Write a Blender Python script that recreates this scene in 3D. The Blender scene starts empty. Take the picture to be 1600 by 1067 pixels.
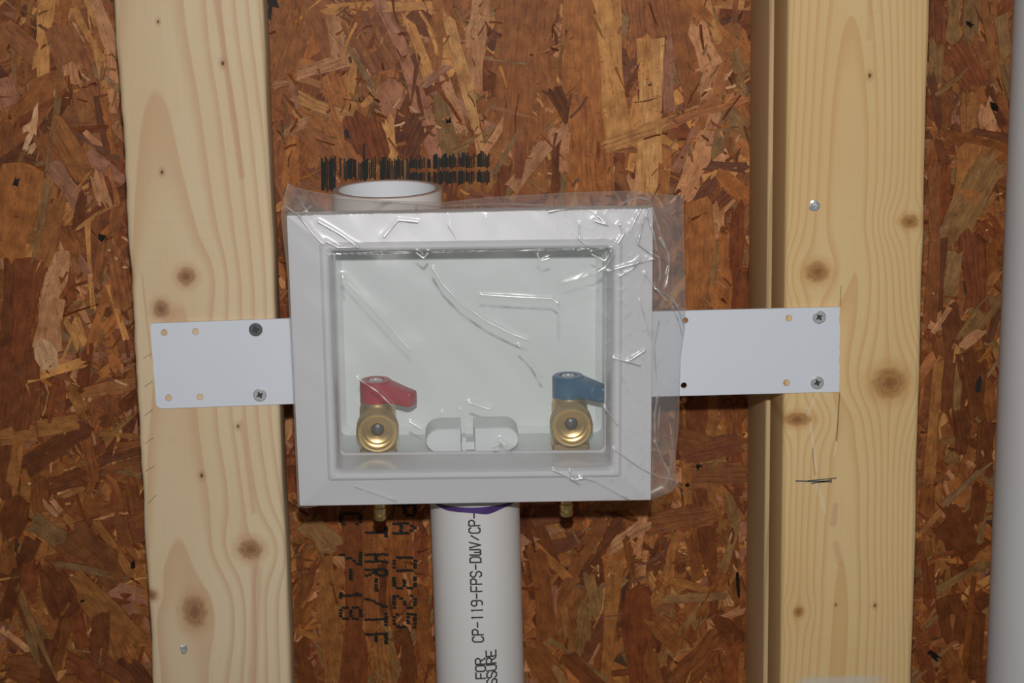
import bpy, bmesh, math, random
from mathutils import Vector, Matrix, noise
from mathutils.bvhtree import BVHTree

random.seed(7)
SC = bpy.context.scene
COL = SC.collection
R = math.radians

# ------------------------------------------------------------------ camera
F = 3600.0                       # focal length in pixels of the 1600 px frame
PITCH, YAW, ROLL, DIST = R(13.7), R(2.07), R(1.0), 1.40
FWD = Vector((math.sin(YAW) * math.cos(PITCH), math.cos(YAW) * math.cos(PITCH), -math.sin(PITCH)))
_r = FWD.cross(Vector((0, 0, 1))).normalized()
_u = _r.cross(FWD).normalized()
RIGHT = _r * math.cos(ROLL) - _u * math.sin(ROLL)
UP = _r * math.sin(ROLL) + _u * math.cos(ROLL)
EYE = -FWD * DIST
cam_data = bpy.data.cameras.new('camera')
cam = bpy.data.objects.new('camera', cam_data)
COL.objects.link(cam)
m = Matrix((RIGHT, UP, -FWD)).transposed().to_4x4()
m.translation = EYE
cam.matrix_world = m
cam_data.sensor_width = 36.0
cam_data.lens = F / 1600.0 * 36.0
cam_data.clip_start = 0.05
cam_data.dof.use_dof = True
cam_data.dof.focus_distance = DIST + 0.01
cam_data.dof.aperture_fstop = 20.0
SC.camera = cam


def pix(px, py, Y):
    """world point on the plane y = Y behind a photograph point"""
    d = FWD + RIGHT * ((px - 800.0) / F) - UP * ((py - 533.5) / F)
    return EYE + d * ((Y - EYE.y) / d.y)


def pxz(px, py, Y):
    p = pix(px, py, Y)
    return (p.x, p.z)


# ------------------------------------------------------------------ light and exposure
w = bpy.data.worlds.new('room_light')
SC.world = w
w.use_nodes = True
w.node_tree.nodes['Background'].inputs[0].default_value = (1.0, 0.95, 0.9, 1)
w.node_tree.nodes['Background'].inputs[1].default_value = 0.085
flash = bpy.data.lights.new('camera_flash', 'SPOT')
flash.energy = 43.0
flash.color = (1.0, 0.985, 0.97)
flash.shadow_soft_size = 0.012
flash.spot_size = R(58)
flash.spot_blend = 1.0
fo = bpy.data.objects.new('camera_flash', flash)
COL.objects.link(fo)
fo.location = EYE + UP * 0.095 + RIGHT * 0.0
aim = pix(940, 330, 0.0) - fo.location
fo.rotation_euler = aim.to_track_quat('-Z', 'Y').to_euler()
SC.view_settings.view_transform = 'Standard'
SC.view_settings.look = 'None'
SC.view_settings.exposure = 0.0
SC.view_settings.gamma = 1.0
SC.view_settings.use_curve_mapping = False

# ------------------------------------------------------------------ helpers


def s2l(c):
    c /= 255.0
    return c / 12.92 if c <= 0.04045 else ((c + 0.055) / 1.055) ** 2.4


def col(r, g, b, k=1.0):
    return (s2l(r) / k, s2l(g) / k, s2l(b) / k, 1.0)


def tag(o, label=None, cat=None, group=None, kind=None):
    if label: o['label'] = label
    if cat: o['category'] = cat
    if group: o['group'] = group
    if kind: o['kind'] = kind
    return o


def empty(name, loc=(0, 0, 0)):
    o = bpy.data.objects.new(name, None)
    o.location = loc
    o.empty_display_size = 0.02
    COL.objects.link(o)
    return o


def link(name, me, mat, parent=None, smooth=None):
    o = bpy.data.objects.new(name, me)
    if mat is not None and not me.materials:
        me.materials.append(mat)
    COL.objects.link(o)
    if parent is not None:
        o.parent = parent
        o.matrix_parent_inverse = Matrix.Translation(-Vector(parent.location))
    if smooth is not None:
        me.shade_smooth()
        if smooth < 180:
            me.set_sharp_from_angle(angle=R(smooth))
    return o


def bm_obj(name, bm, mat, parent=None, smooth=None, fixn=True):
    if fixn:
        bmesh.ops.recalc_face_normals(bm, faces=bm.faces)
    me = bpy.data.meshes.new(name)
    bm.to_mesh(me)
    bm.free()
    return link(name, me, mat, parent, smooth)


def rings(bm, loops, close=True, cap0=False, cap1=False):
    """skin a list of vertex loops (equal counts)"""
    vs = [[bm.verts.new(p) for p in lp] for lp in loops]
    n = len(loops[0])
    for a, b in zip(vs[:-1], vs[1:]):
        for i in range(n if close else n - 1):
            j = (i + 1) % n
            bm.faces.new((a[i], a[j], b[j], b[i]))
    if cap0: bm.faces.new(vs[0][::-1])
    if cap1: bm.faces.new(vs[-1])
    return vs


def lathe(bm, prof, origin, axis='z', seg=40, cap0=True, cap1=True):
    """prof: (radius, height) list, turned about an axis through origin"""
    o = Vector(origin)
    lps = []
    for r, h in prof:
        lp = []
        for i in range(seg):
            a = 2 * math.pi * i / seg
            c, s = math.cos(a) * r, math.sin(a) * r
            if axis == 'z': p = Vector((c, s, h))
            elif axis == 'y': p = Vector((c, h, s))
            else: p = Vector((h, c, s))
            lp.append(o + p)
        lps.append(lp)
    rings(bm, lps, True, cap0, cap1)


def holed_plate(bm, outer, holes, y0, y1):
    """flat plate in the xz plane with real holes; front face at y0, back at y1"""
    edges = []
    for lp in [outer] + holes:
        vs = [bm.verts.new((x, y0, z)) for x, z in lp]
        for i in range(len(vs)):
            edges.append(bm.edges.new((vs[i], vs[(i + 1) % len(vs)])))
    r = bmesh.ops.triangle_fill(bm, edges=edges, use_beauty=True, normal=(0, -1, 0))
    fs = [g for g in r['geom'] if isinstance(g, bmesh.types.BMFace)]
    ex = bmesh.ops.extrude_face_region(bm, geom=fs)
    bmesh.ops.translate(bm, vec=(0, y1 - y0, 0), verts=[v for v in ex['geom'] if isinstance(v, bmesh.types.BMVert)])


def circle(cx, cz, r, n=20):
    return [(cx + r * math.cos(2 * math.pi * i / n), cz + r * math.sin(2 * math.pi * i / n)) for i in range(n)]


def round_poly(pts, rad, n=5):
    """polygon of (x, z) with rounded corners; rad single or per-corner"""
    out = []
    N = len(pts)
    for i in range(N):
        p0, p1, p2 = Vector(pts[i - 1]), Vector(pts[i]), Vector(pts[(i + 1) % N])
        r = rad[i] if isinstance(rad, (list, tuple)) else rad
        a, b = (p0 - p1).normalized(), (p2 - p1).normalized()
        ang = math.acos(max(-1, min(1, a.dot(b))))
        t = r / math.tan(ang / 2)
        c = p1 + (a + b).normalized() * (r / math.sin(ang / 2))
        s, e = p1 + a * t - c, p1 + b * t - c
        tot = math.pi - ang
        sgn = 1 if (s.x * e.y - s.y * e.x) > 0 else -1
        for k in range(n):
            th = sgn * tot * k / (n - 1)
            out.append((c.x + s.x * math.cos(th) - s.y * math.sin(th), c.y + s.x * math.sin(th) + s.y * math.cos(th)))
    return out


# ------------------------------------------------------------------ node helper
class G:
    def __init__(self, name):
        self.mat = bpy.data.materials.new(name)
        self.mat.use_nodes = True
        self.t = self.mat.node_tree
        self.n = self.t.nodes
        self.b = self.n['Principled BSDF']

    def put(self, sock, v):
        if isinstance(v, S): self.t.links.new(v.s, sock)
        elif hasattr(v, 'is_output'): self.t.links.new(v, sock)
        else: sock.default_value = v

    def math(self, op, a, b=None, c=None):
        nd = self.n.new('ShaderNodeMath')
        nd.operation = op
        self.put(nd.inputs[0], a)
        if b is not None: self.put(nd.inputs[1], b)
        if c is not None: self.put(nd.inputs[2], c)
        return S(self, nd.outputs[0])

    def xyz(self, vec):
        nd = self.n.new('ShaderNodeSeparateXYZ')
        self.t.links.new(vec, nd.inputs[0])
        return [S(self, o) for o in nd.outputs]

    def vec(self, x, y, z):
        nd = self.n.new('ShaderNodeCombineXYZ')
        for i, v in enumerate((x, y, z)): self.put(nd.inputs[i], v)
        return S(self, nd.outputs[0])

    def noise(self, vec, scale=1.0, detail=3.0, rough=0.5):
        nd = self.n.new('ShaderNodeTexNoise')
        self.put(nd.inputs['Vector'], vec)
        nd.inputs['Scale'].default_value = scale
        nd.inputs['Detail'].default_value = detail
        nd.inputs['Roughness'].default_value = rough
        return S(self, nd.outputs['Fac'])

    def voro(self, vec, scale=1.0):
        nd = self.n.new('ShaderNodeTexVoronoi')
        self.put(nd.inputs['Vector'], vec)
        nd.inputs['Scale'].default_value = scale
        return S(self, nd.outputs['Distance']), S(self, nd.outputs['Color'])

    def step(self, x, a, b):
        nd = self.n.new('ShaderNodeMapRange')
        nd.interpolation_type = 'SMOOTHSTEP'
        self.put(nd.inputs[0], x)
        nd.inputs[1].default_value = a
        nd.inputs[2].default_value = b
        return S(self, nd.outputs[0])

    def mix(self, fac, a, b, mode='MIX'):
        nd = self.n.new('ShaderNodeMix')
        nd.data_type = 'RGBA'
        nd.blend_type = mode
        self.put(nd.inputs[0], fac)
        self.put(nd.inputs[6], a)
        self.put(nd.inputs[7], b)
        return S(self, nd.outputs[2])

    def bump(self, h, strength=0.3, dist=0.001):
        nd = self.n.new('ShaderNodeBump')
        nd.inputs['Strength'].default_value = strength
        nd.inputs['Distance'].default_value = dist
        self.put(nd.inputs['Height'], h)
        self.t.links.new(nd.outputs[0], self.b.inputs['Normal'])

    def obj(self):
        return self.n.new('ShaderNodeTexCoord').outputs['Object']


class S:
    def __init__(self, g, s): self.g, self.s = g, s
    def __add__(self, o): return self.g.math('ADD', self, o)
    __radd__ = __add__
    def __sub__(self, o): return self.g.math('SUBTRACT', self, o)
    def __rsub__(self, o): return self.g.math('SUBTRACT', o, self)
    def __mul__(self, o): return self.g.math('MULTIPLY', self, o)
    __rmul__ = __mul__
    def __truediv__(self, o): return self.g.math('DIVIDE', self, o)


def simple(name, base, rough=0.5, metal=0.0, spec=0.5, mott=0.0, scale=60):
    g = G(name)
    b = g.b
    b.inputs['Roughness'].default_value = rough
    b.inputs['Metallic'].default_value = metal
    b.inputs['Specular IOR Level'].default_value = spec
    if mott:
        nz = g.noise(g.obj(), scale, 4)
        dark = tuple(c * (1 - mott) for c in base[:3]) + (1,)
        g.put(b.inputs['Base Color'], g.mix(nz, dark, base))
    else:
        b.inputs['Base Color'].default_value = base
    return g.mat


# ------------------------------------------------------------------ materials
def strand_material():
    g = G('wood_strand')
    uv = g.n.new('ShaderNodeUVMap').outputs[0]
    u, v, _ = g.xyz(uv)
    at = g.n.new('ShaderNodeAttribute')
    at.attribute_name = 'Col'
    base = S(g, at.outputs['Color'])
    band = S(g, at.outputs['Alpha'])
    warp = g.noise(g.vec(u * 60, v * 14, 0.0), 1.0, 2)
    fine = g.noise(g.vec(u * 2600, v * 120, 3.0), 1.0, 3, 0.6)
    med = g.noise(g.vec(u * 700, v * 50, 7.0), 1.0, 3, 0.55)
    mott = g.noise(g.vec(u * 160, v * 110, 1.0), 1.0, 3)
    wave = g.math('SINE', (u * 1.0 + warp * 0.016) * (2 * math.pi / 0.0036))
    wv = g.step(wave, 0.1, 0.95) * band
    c = g.mix(g.step(mott, 0.3, 0.75), g.mix(1.0, base, (0.74, 0.68, 0.62, 1), 'MULTIPLY'), g.mix(1.0, base, (1.12, 1.1, 1.08, 1), 'MULTIPLY'))
    c = g.mix(wv * 0.6, c, g.mix(1.0, c, (0.52, 0.40, 0.30, 1), 'MULTIPLY'))
    c = g.mix(g.step(med, 0.46, 0.74) * 0.6, c, g.mix(1.0, c, (0.55, 0.45, 0.38, 1), 'MULTIPLY'))
    c = g.mix(g.step(fine, 0.48, 0.75) * 0.75, c, g.mix(1.0, c, (1.55, 1.55, 1.58, 1), 'MULTIPLY'))
    d, vc = g.voro(g.vec(u * 620, v * 330, 0.0))
    sp = (1.0 - g.step(d, 0.14, 0.30)) * g.step(vc, 0.50, 0.58)
    c = g.mix(sp * 0.6, c, (0.035, 0.014, 0.006, 1))
    ox, oy, oz = g.xyz(g.obj())
    resin = g.noise(g.vec(ox * 55, 0.0, oz * 30), 1.0, 4, 0.6)
    c = g.mix(g.step(resin, 0.50, 0.68) * 0.55, c, g.mix(1.0, c, (0.62, 0.50, 0.40, 1), 'MULTIPLY'))
    pit = g.noise(g.vec(ox * 420, 0.0, oz * 260), 1.0, 3, 0.7)
    c = g.mix(g.step(pit, 0.60, 0.74) * 0.7, c, g.mix(1.0, c, (0.40, 0.30, 0.24, 1), 'MULTIPLY'))
    c = g.mix((1.0 - g.step(pit, 0.26, 0.38)) * 0.5, c, g.mix(1.0, c, (1.5, 1.5, 1.55, 1), 'MULTIPLY'))
    g.put(g.b.inputs['Base Color'], c)
    g.b.inputs['Roughness'].default_value = 0.5
    g.b.inputs['Specular IOR Level'].default_value = 0.3
    g.bump(fine * 0.6 + med, 0.5, 0.0005)
    return g.mat


def stud_material(name, base, late, x0, d0, spacing, tilt, knots, streaks, dots, patch=None, seed=0.0, face=(-1, 0)):
    """flat-sawn softwood: growth rings cut by the board, warped round knots"""
    g = G(name)
    x, y, z = g.xyz(g.obj())
    lowz = g.noise(g.vec(x * 6, seed, z * 3.0), 1.0, 2)
    low2 = g.noise(g.vec(x * 25, seed + 5, z * 11.0), 1.0, 2)
    xw = x + (lowz - 0.5) * 0.020 + (low2 - 0.5) * 0.0035
    kmask = None
    kcore = None
    kh = None
    for (kx, kz, a, b) in knots:
        dx, dz = x - kx, z - kz
        q = (dx / (a * 2.4)) * (dx / (a * 2.4)) + (dz / (b * 2.8)) * (dz / (b * 2.8))
        e = g.math('EXPONENT', q * -1.0)
        xw = xw - dx * e * 0.92
        kn = g.noise(g.vec(x * 300, z * 300, seed), 1.0, 2)
        rr = g.math('SQRT', (dx / a) * (dx / a) + (dz / b) * (dz / b)) + (kn - 0.5) * 0.45
        msk = 1.0 - g.step(rr, 0.55, 1.05)
        cor = (1.0 - g.step(rr, 0.05, 0.5)) + 0.35 * g.step(g.math('SINE', rr * 26.0), 0.0, 0.9) * msk
        hal = (1.0 - g.step(rr, 0.9, 1.7)) * 0.45
        kmask = msk if kmask is None else g.math('MAXIMUM', kmask, msk)
        kcore = cor if kcore is None else g.math('MAXIMUM', kcore, cor)
        kh = hal if kh is None else g.math('MAXIMUM', kh, hal)
    dd = y + z * tilt + d0 + (lowz - 0.5) * 0.012
    r = g.math('SQRT', (xw - x0) * (xw - x0) + dd * dd)
    t = g.math('FRACT', r / spacing)
    line = g.step(t, 0.45, 0.93) * (1.0 - g.step(t, 0.95, 1.0))
    fib = g.noise(g.vec(x * 900, y * 900, z * 22), 1.0, 3, 0.6)
    cross = g.noise(g.vec(x * 40, y * 40, z * 260), 1.0, 2)
    big = g.noise(g.vec(x * 12, y * 12, z * 4), 1.0, 2)
    c = g.mix(line * 0.5, base, late)
    c = g.mix(g.step(big, 0.35, 0.75) * 0.30, c, tuple(p * q for p, q in zip(late[:3], (1.0, 0.98, 0.9))) + (1,))
    c = g.mix(g.step(fib, 0.5, 0.8) * 0.16, c, late)
    c = g.mix(g.step(cross, 0.55, 0.8) * 0.10, c, late)
    c = g.mix(kh, c, tuple(p * q for p, q in zip(late[:3], (0.95, 0.9, 0.85))) + (1,))
    c = g.mix(kmask * 0.8, c, tuple(p * q for p, q in zip(late[:3], (0.62, 0.55, 0.52))) + (1,))
    c = g.mix(g.math('MINIMUM', kcore, 1.0) * 0.7, c, tuple(p * q for p, q in zip(late[:3], (0.36, 0.26, 0.22))) + (1,))
    for (ax, az, bx, bz, wd, st, cc) in streaks:
        # distance from the segment a-b
        L2 = (bx - ax) ** 2 + (bz - az) ** 2
        tt = g.math('ADD', (x - ax) * ((bx - ax) / L2), (z - az) * ((bz - az) / L2))
        tt.s.node.use_clamp = True
        ex, ez = x - ax - tt * (bx - ax), z - az - tt * (bz - az)
        ds = g.math('SQRT', ex * ex + ez * ez)
        nz = g.noise(g.vec(x * 200, z * 40, seed + 2), 1.0, 2)
        c = g.mix((1.0 - g.step(ds + (nz - 0.5) * wd * 0.6, wd * 0.25, wd)) * st, c, cc)
    for (kx, kz, rad) in dots:
        dx, dz = x - kx, (z - kz) * 0.7
        ds = g.math('SQRT', dx * dx + dz * dz)
        c = g.mix((1.0 - g.step(ds, rad * 0.4, rad * 2.2)) * 0.45, c, tuple(p * q for p, q in zip(late[:3], (0.7, 0.6, 0.55))) + (1,))
        c = g.mix((1.0 - g.step(ds, rad * 0.25, rad * 0.75)) * 0.85, c, (0.06, 0.03, 0.02, 1))
    if patch:
        ztop, xa, xb, cc = patch
        pn = g.noise(g.vec(x * 60, z * 30, 4.0), 1.0, 2)
        pm = (1.0 - g.step(z, ztop - 0.002, ztop + 0.0015)) * g.step(x, xa, xa + 0.012) * (1.0 - g.step(x, xb - 0.02, xb)) * (0.35 + pn * 0.5)
        c = g.mix(pm, c, cc)
    g.put(g.b.inputs['Base Color'], c)
    g.b.inputs['Roughness'].default_value = 0.62
    g.b.inputs['Specular IOR Level'].default_value = 0.2
    g.bump(fib + line * 0.25 + cross * 0.3, 0.22, 0.0006)
    return g.mat


M_STRAND = strand_material()
M_CORE = simple('board_core', (0.10, 0.04, 0.012, 1), 0.8, mott=0.5, scale=120)
M_INK = simple('black_ink', (0.012, 0.014, 0.012, 1), 0.55, spec=0.25)
M_WHITE = simple('white_plastic', (0.725, 0.725, 0.75, 1), 0.34, spec=0.32, mott=0.03, scale=40)
M_BRKT = simple('bracket_plastic', (0.75, 0.79, 0.86, 1), 0.4, spec=0.4, mott=0.03, scale=40)
M_BOX = simple('white_box_plastic', (0.79, 0.84, 0.83, 1), 0.42, spec=0.4, mott=0.03, scale=30)
M_PVC = simple('white_pvc', (0.78, 0.765, 0.755, 1), 0.38, spec=0.4, mott=0.05, scale=25)
M_PVC2 = simple('grey_white_pvc', (0.84, 0.845, 0.88, 1), 0.45, spec=0.3, mott=0.10, scale=14)
M_COLLAR = simple('cream_pvc', (0.80, 0.76, 0.72, 1), 0.38, spec=0.4)
M_COLLAR_IN = simple('cool_white_pvc', (0.80, 0.82, 0.86, 1), 0.5, spec=0.3)
M_RIM = simple('cut_rim_pvc', (0.50, 0.38, 0.33, 1), 0.5)
M_PURPLE = simple('purple_primer', (0.13, 0.065, 0.28, 1), 0.4, mott=0.65, scale=110)
M_PRINT = simple('grey_print', (0.055, 0.055, 0.06, 1), 0.6)
M_BRASS = simple('brass', (0.86, 0.64, 0.28, 1), 0.36, metal=1.0, mott=0.25, scale=220)
M_BRASS_DULL = simple('dull_brass', (0.74, 0.55, 0.27, 1), 0.42, metal=1.0, mott=0.3, scale=200)
M_STEEL = simple('zinc_steel', (0.66, 0.68, 0.68, 1), 0.40, metal=0.55, mott=0.25, scale=300)
M_DARKSTEEL = simple('dark_steel', (0.16, 0.165, 0.17, 1), 0.4, metal=0.5, mott=0.3, scale=300)
M_SLOT = simple('slot_shadow_steel', (0.06, 0.062, 0.065, 1), 0.5, metal=0.5)
M_RED = simple('red_handle', (0.42, 0.012, 0.030, 1), 0.34, spec=0.5)
M_BLUE = simple('blue_handle', (0.010, 0.105, 0.205, 1), 0.34, spec=0.5)
M_PENCIL = simple('pencil_grey', (0.11, 0.11, 0.10, 1), 0.6)


def film_material():
    g = G('clear_plastic_film')
    g.n.remove(g.b)
    out = g.n['Material Output']
    tr = g.n.new('ShaderNodeBsdfTransparent')
    tr.inputs[0].default_value = (0.982, 0.982, 0.982, 1)
    gl = g.n.new('ShaderNodeBsdfGlossy')
    gl.inputs['Roughness'].default_value = 0.22
    gl.inputs[0].default_value = (1, 1, 1, 1)
    df = g.n.new('ShaderNodeBsdfDiffuse')
    df.inputs[0].default_value = (0.9, 0.9, 0.9, 1)
    geo = g.n.new('ShaderNodeNewGeometry')
    dt = g.n.new('ShaderNodeVectorMath')
    dt.operation = 'DOT_PRODUCT'
    g.t.links.new(geo.outputs['Normal'], dt.inputs[0])
    g.t.links.new(geo.outputs['Incoming'], dt.inputs[1])
    cs = g.math('ABSOLUTE', S(g, dt.outputs['Value']))
    k = g.math('MULTIPLY_ADD', g.math('POWER', 1.0 - cs, 5.0), 0.75, 0.055)
    k.s.node.use_clamp = True
    gb = g.n.new('ShaderNodeBsdfGlossy')
    gb.inputs['Roughness'].default_value = 0.42
    mg = g.n.new('ShaderNodeMixShader')
    mg.inputs[0].default_value = 0.55
    g.t.links.new(gl.outputs[0], mg.inputs[1])
    g.t.links.new(gb.outputs[0], mg.inputs[2])
    m1 = g.n.new('ShaderNodeMixShader')
    g.put(m1.inputs[0], k)
    g.t.links.new(tr.outputs[0], m1.inputs[1])
    g.t.links.new(mg.outputs[0], m1.inputs[2])
    m2 = g.n.new('ShaderNodeMixShader')
    m2.inputs[0].default_value = 0.075
    g.t.links.new(m1.outputs[0], m2.inputs[1])
    g.t.links.new(df.outputs[0], m2.inputs[2])
    # sharp folds of the film are painted white and rough as highlights
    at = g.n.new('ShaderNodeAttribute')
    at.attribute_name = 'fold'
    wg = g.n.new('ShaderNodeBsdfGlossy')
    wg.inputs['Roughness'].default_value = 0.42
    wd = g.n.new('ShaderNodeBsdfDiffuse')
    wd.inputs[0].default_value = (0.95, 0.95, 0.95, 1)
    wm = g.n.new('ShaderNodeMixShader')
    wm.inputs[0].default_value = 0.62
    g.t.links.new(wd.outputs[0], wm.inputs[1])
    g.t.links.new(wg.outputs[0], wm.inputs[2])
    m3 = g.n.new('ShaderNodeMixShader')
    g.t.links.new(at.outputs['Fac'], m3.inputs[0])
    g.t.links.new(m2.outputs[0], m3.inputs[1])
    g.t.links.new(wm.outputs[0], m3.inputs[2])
    g.t.links.new(m3.outputs[0], out.inputs[0])
    return g.mat


M_FILM = film_material()

# ------------------------------------------------------------------ wall of oriented strand board
YW = 0.142                      # front of the board
wbm = bmesh.new()
a, b = pix(-420, -330, YW), pix(2020, 1400, YW)
bmesh.ops.create_cube(wbm, size=1.0, matrix=Matrix.Translation(((a.x + b.x) / 2, YW + 0.0075, (a.z + b.z) / 2)) @ Matrix.Diagonal((b.x - a.x, 0.011, a.z - b.z, 1)))
wall = tag(bm_obj('wall_back', wbm, M_CORE), kind='structure', label='rough brown sheathing wall of pressed wood strands')

KW = 0.56
PAL = {
    'L': col(164, 116, 64, KW), 'Y': col(172, 128, 78, KW), 'P': col(158, 112, 76, KW), 'O': col(138, 86, 42, KW),
    'B': col(124, 75, 36, KW), 'D': col(92, 50, 22, KW), 'R': col(108, 58, 27, KW), 'G': col(116, 86, 50, KW),
    'M': col(136, 92, 68, KW), 'K': col(20, 15, 14, KW), 'W': col(176, 138, 102, KW), 'T': col(128, 84, 42, KW), 'Q': col(112, 66, 30, KW),
}
# the strands of the lower board and of the right bay take darker colours
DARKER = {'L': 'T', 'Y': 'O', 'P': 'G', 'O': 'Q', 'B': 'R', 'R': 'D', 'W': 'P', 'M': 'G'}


def strand_geo(x1, y1, x2, y2, wd, key, level, rag=0.5, bend=0.0):
    """one flake of the board: outline in photograph pixels laid on the wall plane"""
    p1, p2 = Vector(pxz(x1, y1, YW)), Vector(pxz(x2, y2, YW))
    wd = wd * 0.000425
    ax = p2 - p1
    L = ax.length
    if L < 1e-6: return None
    ax /= L
    nx = Vector((-ax.y, ax.x))
    ns = max(2, min(6, int(L / 0.012)))
    left, right = [], []
    ph = random.random() * 6
    for i in range(ns + 1):
        t = i / ns
        bow = bend * L * 4 * t * (1 - t)
        hw = wd * 0.5 * (1 + 0.16 * math.sin(ph + t * 5) + random.uniform(-0.13, 0.09))
        c = p1 + ax * (L * t) + nx * bow
        left.append(c + nx * hw)
        right.append(c - nx * hw)
    def end(c, s):
        k = random.choice((2, 3, 4, 5)) if wd > 0.005 else 1
        out = []
        sk = random.uniform(-0.9, 0.9)
        for j in range(k):
            q = (j + random.uniform(0.6, 1.4)) / (k + 1)
            out.append((q, s * (random.uniform(-0.5, 0.75) + sk * (q - 0.5)) * min(wd, 0.009) * rag * 1.5))
        return out
    poly = list(left)
    for q, d in end(p2, 1): poly.append(left[-1].lerp(right[-1], q) + ax * d)
    poly += right[::-1]
    for q, d in end(p1, -1): poly.append(right[0].lerp(left[0], q) + ax * d)
    cx = (p1 + p2) / 2
    y0 = YW + 0.0015 - level
    ta, tb = random.uniform(-0.0005, 0.0005), random.uniform(-0.0004, 0.0004)
    hL, hW = L / 2 + 1e-6, wd / 2 + 1e-6
    cen = Vector((0, 0))
    for p in poly: cen += p
    cen /= len(poly)
    top, rim, uv = [], [], []
    uo, vo = random.uniform(0, 5), random.uniform(0, 5)
    for p in poly:
        d = p - cx
        s, t = d.dot(nx), d.dot(ax)
        y = y0 + ta * t / hL + tb * s / hW
        top.append((p.x, y, p.y))
        o = (p - cen)
        o = o.normalized() * 0.00018 if o.length > 0 else o
        rim.append((p.x + o.x, y + 0.0011, p.y + o.y))
        uv.append((uo + s, vo + t))
    n = len(poly)
    verts = top + rim
    faces = [tuple(range(n))]
    for i in range(n):
        j = (i + 1) % n
        faces.append((i, n + i, n + j, j))
    c = PAL[key]
    f = random.uniform(0.86, 1.12)
    h = random.uniform(-0.035, 0.035)
    c = (min(0.95, c[0] * f * (1 + h)), min(0.95, c[1] * f), min(0.9, c[2] * f * (1 - h)))
    band = random.choice((0.0, 0.1, 0.25, 0.8)) if wd > 0.008 else random.uniform(0, 0.3)
    return verts, faces, uv + uv, (c[0], c[1], c[2], band), L * wd


def build_strands(name, geos, parent, kind=None):
    V, FC, UV, CL = [], [], [], []
    for (v, f, uv, c, _) in geos:
        o = len(V)
        V += v
        FC += [tuple(i + o for i in q) for q in f]
        UV += uv
        CL += [c] * len(v)
    me = bpy.data.meshes.new(name)
    me.from_pydata(V, [], FC)
    ul = me.uv_layers.new(name='UVMap')
    flat = []
    for lp in me.loops: flat += UV[lp.vertex_index]
    ul.data.foreach_set('uv', flat)
    at = me.color_attributes.new('Col', 'FLOAT_COLOR', 'POINT')
    at.data.foreach_set('color', [x for c in CL for x in c])
    me.update()
    o = link(name, me, M_STRAND, parent)
    if kind: o['kind'] = kind
    return o


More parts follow.
